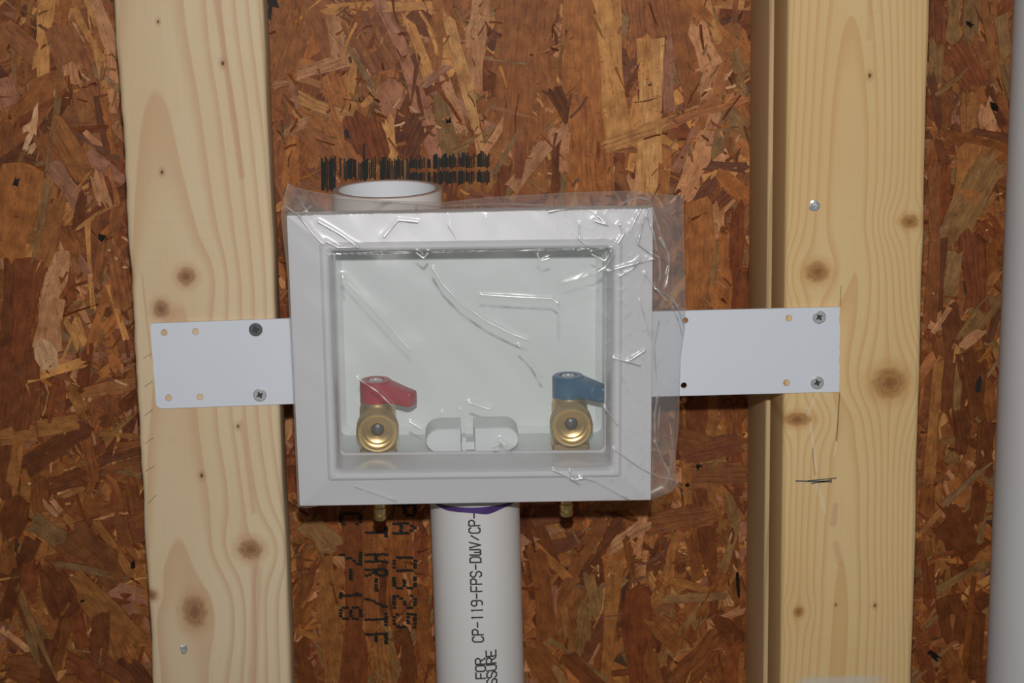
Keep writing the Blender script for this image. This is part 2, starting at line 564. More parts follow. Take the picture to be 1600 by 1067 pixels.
HAND = [
    # middle bay, above the box
    (472, -12, 434, 118, 62, 'B'), (484, -14, 522, 84, 44, 'B'), (515, 14, 528, 88, 26, 'P'), (552, 24, 602, 106, 52, 'B'),
    (506, 15, 596, 9, 19, 'L'), (596, 10, 684, 7, 14, 'L'), (436, 140, 430, 268, 44, 'B'), (520, 118, 540, 178, 42, 'O'),
    (424, 127, 540, 92, 22, 'P'), (552, 100, 548, 176, 14, 'L'), (575, 78, 604, 108, 24, 'O'), (470, 196, 522, 246, 32, 'B'),
    (460, 172, 508, 196, 22, 'O'), (462, 150, 552, 186, 19, 'L'), (520, 190, 548, 258, 38, 'O'), (448, 205, 454, 290, 26, 'O'),
    (430, 212, 480, 190, 16, 'P'), (556, 178, 584, 258, 56, 'R'), (604, 132, 628, 184, 48, 'M'), (566, 165, 604, 136, 10, 'L'),
    (650, 182, 622, 246, 60, 'D'), (606, 188, 616, 254, 18, 'Y'), (646, 88, 624, 186, 26, 'D'), (632, 18, 672, 128, 15, 'L'),
    (588, -6, 632, 84, 20, 'M'), (622, 62, 688, 262, 23, 'M'), (540, 66, 582, 136, 9, 'G'), (660, 128, 704, 96, 20, 'M'),
    (826, -10, 806, 214, 94, 'B'), (752, -8, 742, 92, 30, 'P'), (744, 46, 744, 162, 27, 'P'), (684, -8, 676, 116, 20, 'O'),
    (692, -6, 722, 58, 15, 'O'), (690, 142, 704, 246, 28, 'G'), (694, 122, 722, 208, 18, 'P'), (702, 34, 754, 246, 17, 'Y'),
    (765, 118, 762, 164, 20, 'D'), (740, 176, 772, 150, 18, 'B'), (796, 176, 752, 246, 11, 'P'), (856, 92, 862, 200, 26, 'O'),
    (896, 36, 862, 132, 8, 'G'), (864, 126, 772, 272, 8, 'G'), (866, 142, 896, 192, 24, 'D'), (878, 194, 798, 296, 25, 'P'),
    (874, 208, 868, 296, 15, 'D'), (814, 222, 810, 278, 17, 'R'), (840, 232, 846, 300, 22, 'O'), (886, 200, 880, 270, 14, 'P'),
    (938, -10, 966, 226, 58, 'L'), (902, -8, 912, 306, 52, 'O'), (926, 44, 936, 306, 44, 'O'), (1010, -8, 1018, 58, 74, 'B'),
    (1054, -8, 1082, 166, 32, 'B'), (1043, 62, 1046, 176, 19, 'M'), (1086, 36, 1112, 104, 34, 'P'), (1068, -8, 1164, 84, 22, 'O'),
    (1100, -6, 1122, 60, 14, 'L'), (1020, 58, 1014, 306, 38, 'Y'), (1006, 60, 1008, 186, 20, 'L'), (1040, 210, 1036, 306, 20, 'O'),
    (1114, 104, 1096, 156, 24, 'P'), (1136, 96, 1110, 166, 18, 'O'), (1150, 80, 1160, 150, 14, 'G'), (1118, 176, 1102, 226, 22, 'P'),
    (1104, 214, 1064, 306, 32, 'P'), (1088, 200, 1054, 268, 14, 'M'), (1096, 258, 1166, 262, 15, 'D'), (1126, 272, 1168, 312, 26, 'O'),
    (1118, 276, 1092, 316, 20, 'D'), (1140, 180, 1120, 236, 22, 'G'), (1150, 210, 1166, 240, 18, 'O'),
    (948, 229, 1060, 187, 21, 'L'), (1046, 193, 1170, 147, 20, 'O'), (1034, 216, 1056, 232, 14, 'L'),
    # right of the frame, above and below the bracket
    (1092, 316, 1084, 490, 44, 'O'), (1122, 322, 1124, 376, 20, 'P'), (1113, 376, 1110, 446, 22, 'G'), (1132, 360, 1130, 490, 23, 'O'),
    (1154, 322, 1152, 490, 20, 'R'), (1108, 440, 1124, 490, 16, 'O'), (1092, 470, 1095, 490, 20, 'O'), (1090, 618, 1086, 684, 34, 'D'),
    (1116, 612, 1104, 682, 22, 'L'), (1140, 630, 1150, 690, 26, 'O'), (1058, 680, 1120, 692, 26, 'O'), (1066, 712, 1160, 690, 34, 'R'),
    (1070, 744, 1160, 738, 42, 'O'), (1096, 786, 1086, 758, 30, 'R'), (1104, 756, 1128, 830, 17, 'L'), (1072, 722, 1078, 790, 16, 'L'),
    (1060, 640, 1062, 700, 14, 'O'), (1136, 770, 1148, 820, 16, 'P'), (1010, 820, 1110, 800, 40, 'O'), (1150, 700, 1156, 770, 18, 'B'),
    # below the box, right
    (836, 800, 900, 800, 40, 'R'), (944, 806, 878, 936, 23, 'O'), (968, 812, 906, 908, 17, 'R'), (1010, 816, 952, 858, 22, 'W'),
    (838, 852, 892, 908, 15, 'L'), (838, 858, 856, 1004, 32, 'O'), (964, 880, 946, 1068, 21, 'L'), (996, 918, 1002, 1068, 44, 'B'),
    (920, 900, 935, 960, 18, 'P'), (1028, 902, 1104, 922, 13, 'L'), (1036, 936, 1132, 930, 14, 'P'), (1130, 925, 1140, 945, 14, 'W'),
    (1106, 976, 1160, 952, 15, 'W'), (1158, 792, 1130, 890, 12, 'G'), (1132, 880, 1094, 964, 12, 'O'), (858, 998, 956, 1068, 8, 'G'),
    (886, 1024, 934, 1074, 28, 'R'), (1012, 958, 1064, 1014, 28, 'O'), (1124, 996, 1058, 1074, 42, 'O'), (1038, 842, 1018, 892, 22, 'R'),
    (1104, 826, 1112, 890, 28, 'R'), (880, 948, 896, 1014, 15, 'L'), (830, 1010, 870, 1070, 44, 'O'), (1080, 836, 1090, 900, 20, 'O'),
    (910, 940, 905, 1020, 16, 'M'), (1000, 990, 1030, 1074, 20, 'O'), (1150, 1000, 1140, 1070, 24, 'B'), (978, 840, 990, 910, 12, 'O'),
    (1052, 835, 1045, 905, 16, 'L'), (870, 1040, 882, 1074, 16, 'P'), (1010, 860, 1000, 900, 8, 'W'), (1120, 960, 1150, 1000, 30, 'R'),
    # below the box, left
    (506, 850, 524, 1072, 30, 'L'), (482, 896, 462, 976, 22, 'O'), (478, 812, 522, 856, 40, 'P'), (551, 790, 546, 1074, 34, 'R'),
    (578, 790, 584, 990, 26, 'O'), (632, 788, 622, 972, 36, 'O'), (598, 880, 606, 966, 18, 'R'), (592, 998, 602, 1076, 28, 'L'),
    (624, 982, 642, 1060, 26, 'R'), (466, 984, 506, 1002, 10, 'L'), (656, 830, 660, 900, 22, 'B'), (660, 980, 672, 1040, 26, 'O'),
    (470, 1000, 480, 1072, 26, 'R'), (560, 990, 566, 1072, 22, 'B'), (465, 850, 470, 890, 14, 'R'), (655, 920, 662, 990, 26, 'O'),
    # left bay
    (6, 40, 60, 90, 34, 'B'), (90, 40, 140, 170, 46, 'B'), (74, -8, 64, 112, 25, 'L'), (102, -6, 96, 40, 16, 'O'), (114, 8, 160, 94, 13, 'L'),
    (134, -6, 152, 40, 10, 'L'), (146, -8, 178, 84, 20, 'P'), (148, 62, 164, 138, 9, 'L'), (4, 118, 20, 170, 30, 'M'), (10, 224, 92, 116, 44, 'B'),
    (36, 186, 100, 130, 26, 'R'), (50, 160, 46, 210, 20, 'W'), (42, 238, 60, 202, 18, 'W'), (104, 66, 74, 270, 9, 'G'), (112, 102, 118, 150, 26, 'P'),
    (86, 190, 132, 276, 32, 'O'), (62, 210, 98, 282, 26, 'B'), (4, 252, 84, 190, 13, 'D'), (84, 186, 188, 250, 8, 'D'), (100, 160, 106, 140, 18, 'D'),
    (110, 205, 170, 200, 10, 'R'), (160, 150, 178, 240, 9, 'O'), (150, 150, 168, 240, 9, 'D'), (132, 205, 160, 232, 10, 'P'), (-6, 250, 10, 200, 30, 'B'),
    (36, 262, 12, 404, 62, 'O'), (76, 284, 54, 414, 13, 'G'), (84, 262, 130, 320, 30, 'M'), (97, 306, 68, 410, 26, 'O'), (130, 302, 120, 348, 15, 'D'),
    (150, 270, 164, 318, 20, 'P'), (170, 262, 184, 318, 8, 'O'), (120, 358, 152, 334, 6, 'L'), (150, 335, 188, 318, 6, 'O'), (137, 346, 146, 484, 8, 'L'),
    (102, 360, 118, 400, 26, 'B'), (46, 406, 24, 548, 50, 'R'), (14, 406, 8, 545, 18, 'D'), (98, 398, 76, 470, 30, 'P'), (82, 466, 74, 545, 42, 'P'),
    (125, 405, 150, 450, 14, 'M'), (172, 436, 140, 548, 15, 'O'), (112, 500, 132, 548, 26, 'L'), (170, 444, 198, 532, 9, 'L'), (160, 375, 150, 440, 12, 'B'),
    (180, 392, 192, 480, 26, 'B'), (110, 470, 105, 430, 24, 'R'), (160, 520, 190, 490, 20, 'O'),
    (32, 540, 18, 668, 64, 'R'), (66, 536, 78, 574, 30, 'W'), (40, 590, 130, 566, 17, 'L'), (50, 600, 50, 665, 26, 'O'), (92, 600, 84, 662, 22, 'B'),
    (128, 614, 216, 598, 20, 'O'), (145, 632, 200, 604, 14, 'R'), (152, 590, 184, 566, 16, 'O'), (140, 540, 128, 600, 18, 'R'), (-6, 678, 122, 658, 24, 'L'),
    (0, 692, 60, 686, 8, 'Y'), (38, 732, 132, 670, 30, 'R'), (30, 688, 14, 776, 18, 'L'), (6, 696, 4, 780, 30, 'D'), (74, 762, 128, 744, 28, 'D'),
    (112, 608, 132, 660, 17, 'L'), (128, 650, 148, 752, 17, 'O'), (150, 738, 218, 722, 15, 'O'), (152, 722, 218, 704, 14, 'D'), (154, 677, 218, 683, 9, 'L'),
    (170, 618, 186, 660, 22, 'O'), (190, 640, 212, 616, 18, 'R'), (180, 700, 216, 696, 20, 'O'), (160, 660, 180, 655, 18, 'R'), (100, 772, 128, 760, 14, 'L'),
    (60, 745, 64, 800, 26, 'O'), (30, 780, 10, 840, 40, 'R'), (64, 780, 90, 806, 8, 'W'), (80, 780, 96, 800, 8, 'W'), (200, 750, 208, 800, 30, 'O'),
    (48, 812, 96, 844, 34, 'P'), (100, 804, 128, 830, 13, 'L'), (52, 842, 4, 970, 26, 'R'), (112, 834, 190, 900, 60, 'O'), (150, 815, 206, 898, 14, 'L'),
    (88, 880, 200, 906, 10, 'M'), (112, 900, 216, 1004, 46, 'L'), (80, 895, 104, 962, 48, 'R'), (176, 980, 208, 1030, 24, 'Y'), (188, 806, 196, 850, 22, 'O'),
    (28, 914, 84, 1056, 13, 'G'), (160, 950, 154, 1014, 30, 'R'), (112, 950, 130, 1010, 22, 'B'), (106, 966, 90, 1046, 16, 'O'), (2, 982, 44, 1014, 10, 'W'),
    (10, 1040, 60, 1050, 46, 'O'), (110, 1028, 160, 1072, 26, 'B'), (190, 1030, 230, 1072, 36, 'R'), (70, 1000, 76, 1072, 24, 'R'), (140, 1020, 200, 1060, 26, 'B'),
    (40, 985, 64, 1040, 10, 'P'), (96, 960, 110, 940, 6, 'L'), (4, 860, 14, 890, 30, 'O'), (50, 880, 40, 940, 30, 'B'),
    # right bay
    (1462, -6, 1466, 60, 26, 'B'), (1490, -8, 1488, 62, 20, 'P'), (1520, -8, 1516, 60, 26, 'G'), (1500, 62, 1508, 90, 22, 'P'), (1484, 66, 1524, 128, 44, 'B'),
    (1534, -8, 1556, 124, 13, 'L'), (1562, 20, 1572, 90, 20, 'P'), (1540, 96, 1530, 70, 22, 'O'), (1462, 74, 1460, 130, 22, 'P'), (1524, 124, 1552, 118, 22, 'R'),
    (1462, 150, 1530, 96, 8, 'P'), (1516, 140, 1514, 206, 28, 'L'), (1542, 160, 1544, 204, 26, 'W'), (1544, 136, 1568, 196, 14, 'D'), (1564, 150, 1574, 210, 14, 'O'),
    (1454, 118, 1472, 212, 12, 'D'), (1480, 142, 1478, 200, 18, 'O'), (1488, 200, 1576, 216, 12, 'R'), (1470, 207, 1576, 232, 13, 'O'), (1466, 222, 1476, 262, 12, 'D'),
    (1514, 222, 1508, 310, 38, 'L'), (1458, 260, 1452, 506, 20, 'O'), (1478, 262, 1470, 350, 18, 'B'), (1470, 370, 1462, 480, 22, 'R'), (1552, 246, 1484, 378, 48, 'P'),
    (1478, 350, 1456, 375, 8, 'P'), (1534, 340, 1556, 362, 26, 'B'), (1556, 300, 1540, 326, 8, 'L'), (1520, 366, 1526, 484, 42, 'B'), (1526, 368, 1560, 398, 8, 'D'),
    (1496, 390, 1480, 458, 23, 'P'), (1562, 420, 1544, 444, 14, 'L'), (1490, 470, 1456, 520, 8, 'W'), (1548, 380, 1552, 430, 18, 'O'), (1484, 480, 1490, 540, 30, 'R'),
    (1560, 460, 1500, 536, 28, 'P'), (1536, 514, 1502, 542, 16, 'W'), (1464, 524, 1470, 560, 18, 'O'), (1484, 540, 1480, 640, 18, 'D'), (1516, 548, 1534, 648, 46, 'R'),
    (1550, 540, 1530, 566, 8, 'L'), (1546, 596, 1548, 660, 16, 'O'), (1500, 560, 1494, 640, 12, 'P'), (1466, 566, 1452, 744, 17, 'L'), (1500, 640, 1510, 700, 30, 'R'),
    (1540, 660, 1536, 740, 30, 'R'), (1470, 690, 1520, 684, 10, 'P'), (1524, 660, 1500, 740, 10, 'O'), (1546, 718, 1474, 788, 11, 'P'), (1480, 720, 1496, 710, 20, 'P'),
    (1440, 740, 1478, 748, 16, 'O'), (1450, 760, 1448, 800, 26, 'O'), (1530, 760, 1526, 820, 24, 'R'), (1440, 830, 1470, 796, 10, 'L'), (1474, 806, 1530, 866, 54, 'R'),
    (1536, 806, 1530, 846, 10, 'P'), (1464, 922, 1542, 878, 15, 'P'), (1450, 880, 1454, 940, 22, 'B'), (1480, 934, 1500, 1000, 46, 'R'), (1488, 960, 1484, 1010, 8, 'L'),
    (1522, 900, 1508, 1060, 9, 'O'), (1446, 980, 1466, 960, 8, 'P'), (1530, 960, 1524, 1060, 22, 'D'), (1440, 1010, 1452, 1060, 22, 'B'), (1480, 1020, 1500, 1070, 36, 'O'),
    (1428, 1062, 1446, 1044, 8, 'L'), (1524, 730, 1510, 720, 8, 'W'),
]
MARKS = [(418, -6, 424, 15, 24, 'K'), (1530, 592, 1527, 610, 9, 'K'), (1450, 1017, 1468, 1031, 9, 'K'), (700, 182, 701, 192, 8, 'K'), (541, 206, 543, 216, 7, 'K'),
         (28, 276, 24, 290, 8, 'K'), (160, 366, 158, 374, 10, 'K'), (1512, 36, 1520, 42, 7, 'K'), (1552, 165, 1556, 170, 9, 'K'), (1091, 728, 1094, 732, 8, 'K'),
         (1072, 754, 1074, 758, 6, 'K'), (208, 880, 208, 886, 6, 'K'), (128, 936, 130, 940, 6, 'K'), (1152, 896, 1154, 930, 5, 'K'), (1129, 354, 1130, 364, 7, 'D'), (1014, 130, 1016, 132, 5, 'K')]


def bay(x, y):
    """is this photograph point on bare board?"""
    if x > 1545 or x < 0 or y < 0 or y > 1067: return False
    if 178 + y * 0.055 < x < 418 + y * 0.042: return False
    if 1168 - y * 0.012 < x < 1455 - y * 0.03: return False
    if 450 < x < 1020 and 330 < y < 785: return False
    if 672 < x < 815 and y > 780: return False
    return True


fill = []
keys = 'BBBBBQQQOOOODDDRRRRLTTPMGG'
for i in range(4300):
    x, y = random.uniform(-260, 1860), random.uniform(-200, 1270)
    big = i / 4300.0
    L = random.uniform(80, 260) * (1.15 - 0.55 * big)
    wd = random.uniform(12, 46) * (1.25 - 0.75 * big)
    an = random.gauss(90, 45) if random.random() < 0.65 else random.uniform(0, 180)
    dx, dy = math.cos(R(an)) * L / 2, math.sin(R(an)) * L / 2
    gq = strand_geo(x - dx, y - dy, x + dx, y + dy, wd, random.choice(keys), 0.0002 + 0.0010 * big, bend=random.uniform(-0.04, 0.04))
    fill.append((gq, bay(x, y), i))
hand = []
for i, h in enumerate(HAND):
    x1, y1, x2, y2, wd, k = h
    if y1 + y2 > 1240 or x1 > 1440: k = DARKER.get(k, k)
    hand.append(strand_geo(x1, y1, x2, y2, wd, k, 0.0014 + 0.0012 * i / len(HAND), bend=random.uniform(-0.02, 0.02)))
small = []
for i in range(1500):
    x, y = random.uniform(-200, 1800), random.uniform(-150, 1200)
    L, wd = random.uniform(10, 70), random.uniform(1.8, 5.5)
    an = random.gauss(90, 40)
    dx, dy = math.cos(R(an)) * L / 2, math.sin(R(an)) * L / 2
    small.append(strand_geo(x - dx, y - dy, x + dx, y + dy, wd, random.choice('GDDBOORRDDBBGLLP'), 0.0010 + random.random() * 0.0010, rag=0.9, bend=random.uniform(-0.08, 0.08)))
marks = [strand_geo(*q, 0.0029, rag=1.0) for q in MARKS]
# chips and crumbs packed in the gaps between flakes
CLUMPS = [(115, 110), (130, 140), (160, 130), (90, 740), (70, 790), (150, 715), (180, 570), (200, 575), (50, 600), (110, 450), (180, 390), (630, 100), (700, 190), (860, 150),
          (870, 60), (1130, 230), (1150, 215), (1090, 110), (1060, 225), (1500, 170), (1480, 480), (1500, 720), (1530, 640), (1500, 860), (1460, 890), (1500, 1010), (1040, 870),
          (1060, 925), (920, 905), (1150, 850), (480, 840), (470, 880), (655, 870), (500, 1010), (605, 1000), (560, 40), (765, 60), (590, 150), (540, 150), (760, 190), (1150, 140),
          (1110, 330), (1140, 470), (905, 830), (990, 890), (1120, 980), (1475, 60), (1560, 330), (20, 190), (60, 30), (150, 1010), (210, 880), (100, 640), (640, 180), (440, 200)]
for (cx, cy) in CLUMPS:
    for i in range(12):
        x, y = random.gauss(cx, 16), random.gauss(cy, 24)
        L, wd = random.uniform(5, 22), random.uniform(1.8, 4.5)
        an = random.uniform(0, 180)
        dx, dy = math.cos(R(an)) * L / 2, math.sin(R(an)) * L / 2
        small.append(strand_geo(x - dx, y - dy, x + dx, y + dy, wd, random.choice('DDDRRGGGPLWBO'), 0.0015 + random.random() * 0.0009, rag=0.9, bend=random.uniform(-0.1, 0.1)))
vis = sorted([f for f in fill if f[1] and f[2] > 2600], key=lambda f: -f[0][4])
rest_n = max(0, 300 - len(hand) - len(marks))
chosen = set(id(f[0]) for f in vis[:rest_n])
hand_parts = sorted(hand, key=lambda q: -q[4])[:300 - len(marks) - rest_n]
hp = set(id(q) for q in hand_parts)
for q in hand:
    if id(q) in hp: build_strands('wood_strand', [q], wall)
for f in fill:
    if id(f[0]) in chosen: build_strands('wood_strand', [f[0]], wall)
for q in marks: build_strands('bark_fleck', [q], wall)
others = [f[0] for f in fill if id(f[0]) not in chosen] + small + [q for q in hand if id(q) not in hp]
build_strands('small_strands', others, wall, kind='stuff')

# ink printed on the board, following its relief
ALLG = [f[0] for f in fill] + hand + small
bv, bf = [], []
for (v, f, uv, c, _) in ALLG:
    o = len(bv)
    bv += v
    bf.append(tuple(i + o for i in f[0]))
TREE = BVHTree.FromPolygons(bv, bf)


def on_board(x, z):
    h = TREE.ray_cast(Vector((x, 0.05, z)), Vector((0, 1, 0)))
    return (h[0].y if h[0] else YW) - 0.0005


def ink_quad(bm, p0, p1, wd):
    """short stroke between photograph points, width in pixels"""
    a, b = Vector(pxz(*p0, YW)), Vector(pxz(*p1, YW))
    d = b - a
    if d.length < 1e-7: d = Vector((0, 1e-4)); b = a + d
    n = Vector((-d.y, d.x)).normalized() * wd * 0.000425 / 2
    k = max(1, int(d.length / 0.0016))
    for i in range(k):
        q0, q1 = a + d * (i / k), a + d * ((i + 1) / k)
        qs = (q0 - n, q0 + n, q1 + n, q1 - n)
        y = min(on_board(p.x, p.y) for p in qs + ((q0 + q1) / 2,))
        bm.faces.new([bm.verts.new((p.x, y, p.y)) for p in qs])


bar = bmesh.new()
x = 503.0
while x < 765:
    tp, bt = 249 + random.uniform(-6, 6), 283 + random.uniform(-8, 4)
    if x < 529: bt = 296 + random.uniform(-3, 4)
    elif x < 560: bt = 280 + random.uniform(-6, 3)
    skip = 0.0 if x < 518 else 0.12
    if 568 < x < 571: tp = 224
    if random.random() > skip:
        if x < 640:
            ink_quad(bar, (x, tp), (x + random.uniform(-0.5, 0.5), bt), random.uniform(1.8, 3.0))
        else:
            s = (x - 640) / 125.0
            t0 = 248 - 8 * s + random.uniform(-6, 3)
            ink_quad(bar, (x, t0), (x, 264 - 4 * s + random.uniform(-1.5, 3)), random.uniform(2.0, 3.2))
            ink_quad(bar, (x, 269 - 2 * s + random.uniform(-2, 2)), (x, 286 + 0 * s + random.uniform(-3, 3)), random.uniform(2.0, 3.2))
    x += random.uniform(2.3, 3.4)
bm_obj('ink_barcode', bar, M_INK, wall, fixn=False)

DOT = {
    '0': ['01110', '10001', '10001', '10001', '10001', '10001', '01110'],
    '3': ['11110', '00001', '00001', '01110', '00001', '00001', '11110'],
    '2': ['01110', '10001', '00001', '00110', '01000', '10000', '11111'],
    '5': ['11111', '10000', '11110', '00001', '00001', '10001', '01110'],
    'A': ['00100', '01010', '10001', '10001', '11111', '10001', '10001'],
    'C': ['01110', '10001', '10000', '10000', '10000', '10001', '01110'],
    '7': ['11111', '00001', '00010', '00100', '00100', '01000', '01000'],
    '1': ['00100', '01100', '00100', '00100', '00100', '00100', '01110'],
    '8': ['01110', '10001', '10001', '01110', '10001', '10001', '01110'],
    '-': ['00000', '00000', '00000', '11111', '00000', '00000', '00000'],
    'T': ['11111', '00100', '00100', '00100', '00100', '00100', '00100'],
    'H': ['10001', '10001', '10001', '11111', '10001', '10001', '10001'],
    'R': ['11110', '10001', '10001', '11110', '10100', '10010', '10001'],
    'P': ['11110', '10001', '10001', '11110', '10000', '10000', '10000'],
    'F': ['11111', '10000', '10000', '11110', '10000', '10000', '10000'],
    '/': ['00001', '00001', '00010', '00100', '01000', '10000', '10000'],
}


def dots(ch, xr, y0, wch, hch, wd=4.3):
    """a dot-matrix character turned a quarter clockwise: its top points right (xr), it starts at y0"""
    bm = bmesh.new()
    for r_, row in enumerate(DOT[ch]):
        for c_, q in enumerate(row):
            if q == '1':
                cx, cy = xr - hch * (r_ + 0.5) / 7, y0 + wch * 0.86 * (c_ + 0.5) / 5
                cx += random.uniform(-0.6, 0.6); cy += random.uniform(-0.6, 0.6)
                ink_quad(bm, (cx - 2.9, cy - 0.6), (cx + 2.9, cy + 0.6), wd)
    bm_obj('ink_character', bm, M_INK, wall, fixn=False)


for ch, y0, wch in (('P', 786, 24), ('A', 815, 22), ('0', 868, 29), ('3', 900, 24), ('2', 928, 27), ('5', 957, 28)): dots(ch, 651, y0, wch, 38)
for ch, y0, wch in (('T', 824, 18), ('H', 864, 16), ('R', 888, 14), ('-', 902, 26), ('/', 934, 16), ('T', 956, 26), ('F', 988, 20)): dots(ch, 606, y0, wch, 36, 3.9)
for ch, y0, wch in (('C', 800, 24), ('7', 860, 26), ('-', 888, 22), ('1', 921, 20), ('8', 946, 26)): dots(ch, 566, y0, wch, 36, 4.1)


# ------------------------------------------------------------------ wall studs
def stud(name, xl, xr, y0, y1, mat_args, label, rad=0.0035, rough_left=0.0):
    """upright board; xl, xr in metres"""
    zt, zb = pix(800, -330, 0).z, pix(800, 1400, 0).z
    bm = bmesh.new()
    nz = 180
    lps = []
    for i in range(nz + 1):
        z = zb + (zt - zb) * i / nz
        je = (noise.noise(Vector((1.3, 0, z * 90))) * 0.6 + noise.noise(Vector((5.3, 0, z * 20)))) * rough_left
        jr = noise.noise(Vector((9.3, 2, z * 25))) * 0.0006
        pts = round_poly([(xl + je, y0), (xr + jr, y0), (xr + jr, y1), (xl + je, y1)], rad, 5)
        lps.append([(p[0], p[1], z) for p in pts])
    rings(bm, lps, True, True, True)
    o = bm_obj(name, bm, mat_args, None, 40)
    return tag(o, label, 'stud')


def XZ(px, py): return pxz(px, py, 0.0)


# left stud
LX0, LX1 = pix(209, 533, 0).x, pix(433, 533, 0).x
L_LATE, L_BASE = (0.58, 0.34, 0.18, 1), (0.76, 0.61, 0.40, 1)
lk = [XZ(291, 432) + (0.0065, 0.0065), XZ(252, 483) + (0.006, 0.0065), XZ(391, 858) + (0.0085, 0.0075), XZ(304, 956) + (0.0085, 0.0125), XZ(237, 930) + (0.004, 0.004)]
ld = [XZ(247, 34) + (0.0012,), XZ(348, 99) + (0.0018,), XZ(253, 269) + (0.0016,), XZ(315, 743) + (0.0018,), XZ(372, 666) + (0.0014,)]
RD = (0.56, 0.31, 0.19, 1)
DK = (0.16, 0.10, 0.06, 1)
ls = [XZ(338, 0) + XZ(378, 275) + (0.0028, 0.5, RD), XZ(378, 660) + XZ(396, 800) + (0.0022, 0.4, RD), XZ(402, 890) + XZ(394, 1080) + (0.0045, 0.4, RD),
      XZ(222, 430) + XZ(236, 560) + (0.0009, 0.5, RD), XZ(226, 604) + XZ(238, 596) + (0.0005, 0.6, DK), XZ(226, 650) + XZ(238, 640) + (0.0005, 0.6, DK),
      XZ(227, 693) + XZ(240, 684) + (0.0005, 0.6, DK), XZ(228, 736) + XZ(241, 728) + (0.0005, 0.6, DK), XZ(232, 786) + XZ(243, 774) + (0.0005, 0.6, DK), XZ(224, 560) + XZ(236, 553) + (0.0005, 0.5, DK)]
M_LS = stud_material('pale_pine', L_BASE, L_LATE, pix(262, 500, 0).x, 0.052, 0.0052, 0.035, lk, ls, ld, seed=1.7)
stud_l = stud('wall_stud', LX0, LX1, 0.0, 0.042, M_LS, 'pale knotty stud at left, under the bracket end with rounded corners', rough_left=0.0011)
# right stud
RX0, RX1 = pix(1225, 533, 0).x, pix(1439, 533, 0).x
R_LATE, R_BASE = (0.62, 0.34, 0.12, 1), (0.775, 0.56, 0.28, 1)
rk = [XZ(1277, 425) + (0.0085, 0.0075), XZ(1390, 598) + (0.0125, 0.0115), XZ(1422, 346) + (0.0065, 0.005), XZ(1246, 655) + (0.010, 0.005), XZ(1248, 956) + (0.0035, 0.004)]
rd = [XZ(1359, 118) + (0.0018,), XZ(1367, 946) + (0.0015,), XZ(1306, 945) + (0.001,)]
WT = (0.85, 0.80, 0.70, 1)
rs = [XZ(1314, 447) + XZ(1313, 478) + (0.0005, 0.6, DK), XZ(1312, 614) + XZ(1307, 690) + (0.0006, 0.8, DK), XZ(1307, 690) + XZ(1304, 712) + (0.0008, 0.42, WT),
      XZ(1277, 612) + XZ(1262, 648) + (0.0012, 0.25, WT), XZ(1266, 660) + XZ(1276, 735) + (0.0007, 0.42, WT), XZ(1270, 700) + XZ(1273, 742) + (0.0005, 0.6, DK),
      XZ(1276, 755) + XZ(1290, 800) + (0.0016, 0.25, WT), XZ(1306, 790) + XZ(1302, 818) + (0.003, 0.5, RD), XZ(1306, 850) + XZ(1312, 880) + (0.003, 0.4, RD), XZ(1360, 0) + XZ(1357, 60) + (0.0025, 0.3, RD)]
M_RS = stud_material('yellow_pine', R_BASE, R_LATE, pix(1322, 500, 0).x, 0.030, 0.0029, 0.025, rk, rs, rd,
                     patch=(pix(1330, 1056, 0).z, pix(1236, 1060, 0).x, pix(1400, 1060, 0).x, (0.62, 0.60, 0.55, 1)), seed=4.1)
stud_r = stud('wall_stud', RX0, RX1, 0.0, 0.056, M_RS, 'yellow knotty stud at right, under the bracket end with a ragged cut')
# the stud behind the right one
BX0 = pix(1197, 533, 0.058).x
M_BS = stud_material('grey_brown_pine', (0.70, 0.50, 0.27, 1), (0.36, 0.23, 0.11, 1), BX0 + 0.02, 0.03, 0.0035, 0.02, [XZ(1190, 80) + (0.003, 0.004)], [], [], seed=8.3)
stud_b = stud('wall_stud', BX0, BX0 + 0.036, 0.0575, YW - 0.0018, M_BS, 'dull grey-brown stud on edge, set behind the yellow knotty stud', rad=0.0022)

# pencil mark on the right stud, pressed flat on its face
pm = bmesh.new()
for (x0, y0, x1, y1, wd) in ((1243, 751, 1300, 753, 3.0), (1262, 751, 1307, 747, 2.2), (1268, 755, 1300, 750, 2.6)):
    a, b = pix(x0, y0, 0), pix(x1, y1, 0)
    d = (b - a); d.y = 0
    n = Vector((-d.z, 0, d.x)).normalized() * wd * 0.0002
    f0 = [bm_v + Vector((0, -0.00012, 0)) for bm_v in (a - n, a + n * 0.6, b + n, b - n * 0.6)]
    f1 = [v + Vector((0, 0.0006, 0)) for v in f0]
    rings(pm, [f0, f1], True, True, True)
bm_obj('pencil_mark', pm, M_PENCIL, stud_r)

# ------------------------------------------------------------------ big vent pipe at the right edge
def tube(bm, p0, p1, r, seg=64, cap=True):
    d = (p1 - p0).normalized()
    a = d.cross(Vector((0, 1, 0))).normalized()
    b = d.cross(a)
    lps = []
    for p in (p0, p1):
        lps.append([p + a * (r * math.cos(2 * math.pi * i / seg)) + b * (r * math.sin(2 * math.pi * i / seg)) for i in range(seg)])
    rings(bm, lps, True, cap, cap)


YP, RP = 0.078, 0.057
def axis_pt(px, py):
    p = pix(px, py, YP)
    ph = math.atan2(p.x - EYE.x, p.y - EYE.y)
    return Vector((p.x + RP / math.cos(ph), YP, p.z))
t0, t1 = axis_pt(1582, 40), axis_pt(1540, 1067)
bm = bmesh.new()
dd = (t1 - t0)
tube(bm, t0 - dd * 0.35, t1 + dd * 0.35, RP, 96)
tag(bm_obj('vent_pipe', bm, M_PVC2, None, 40), 'thick plain grey-white pipe cut off by the right edge of the photo', 'pipe')

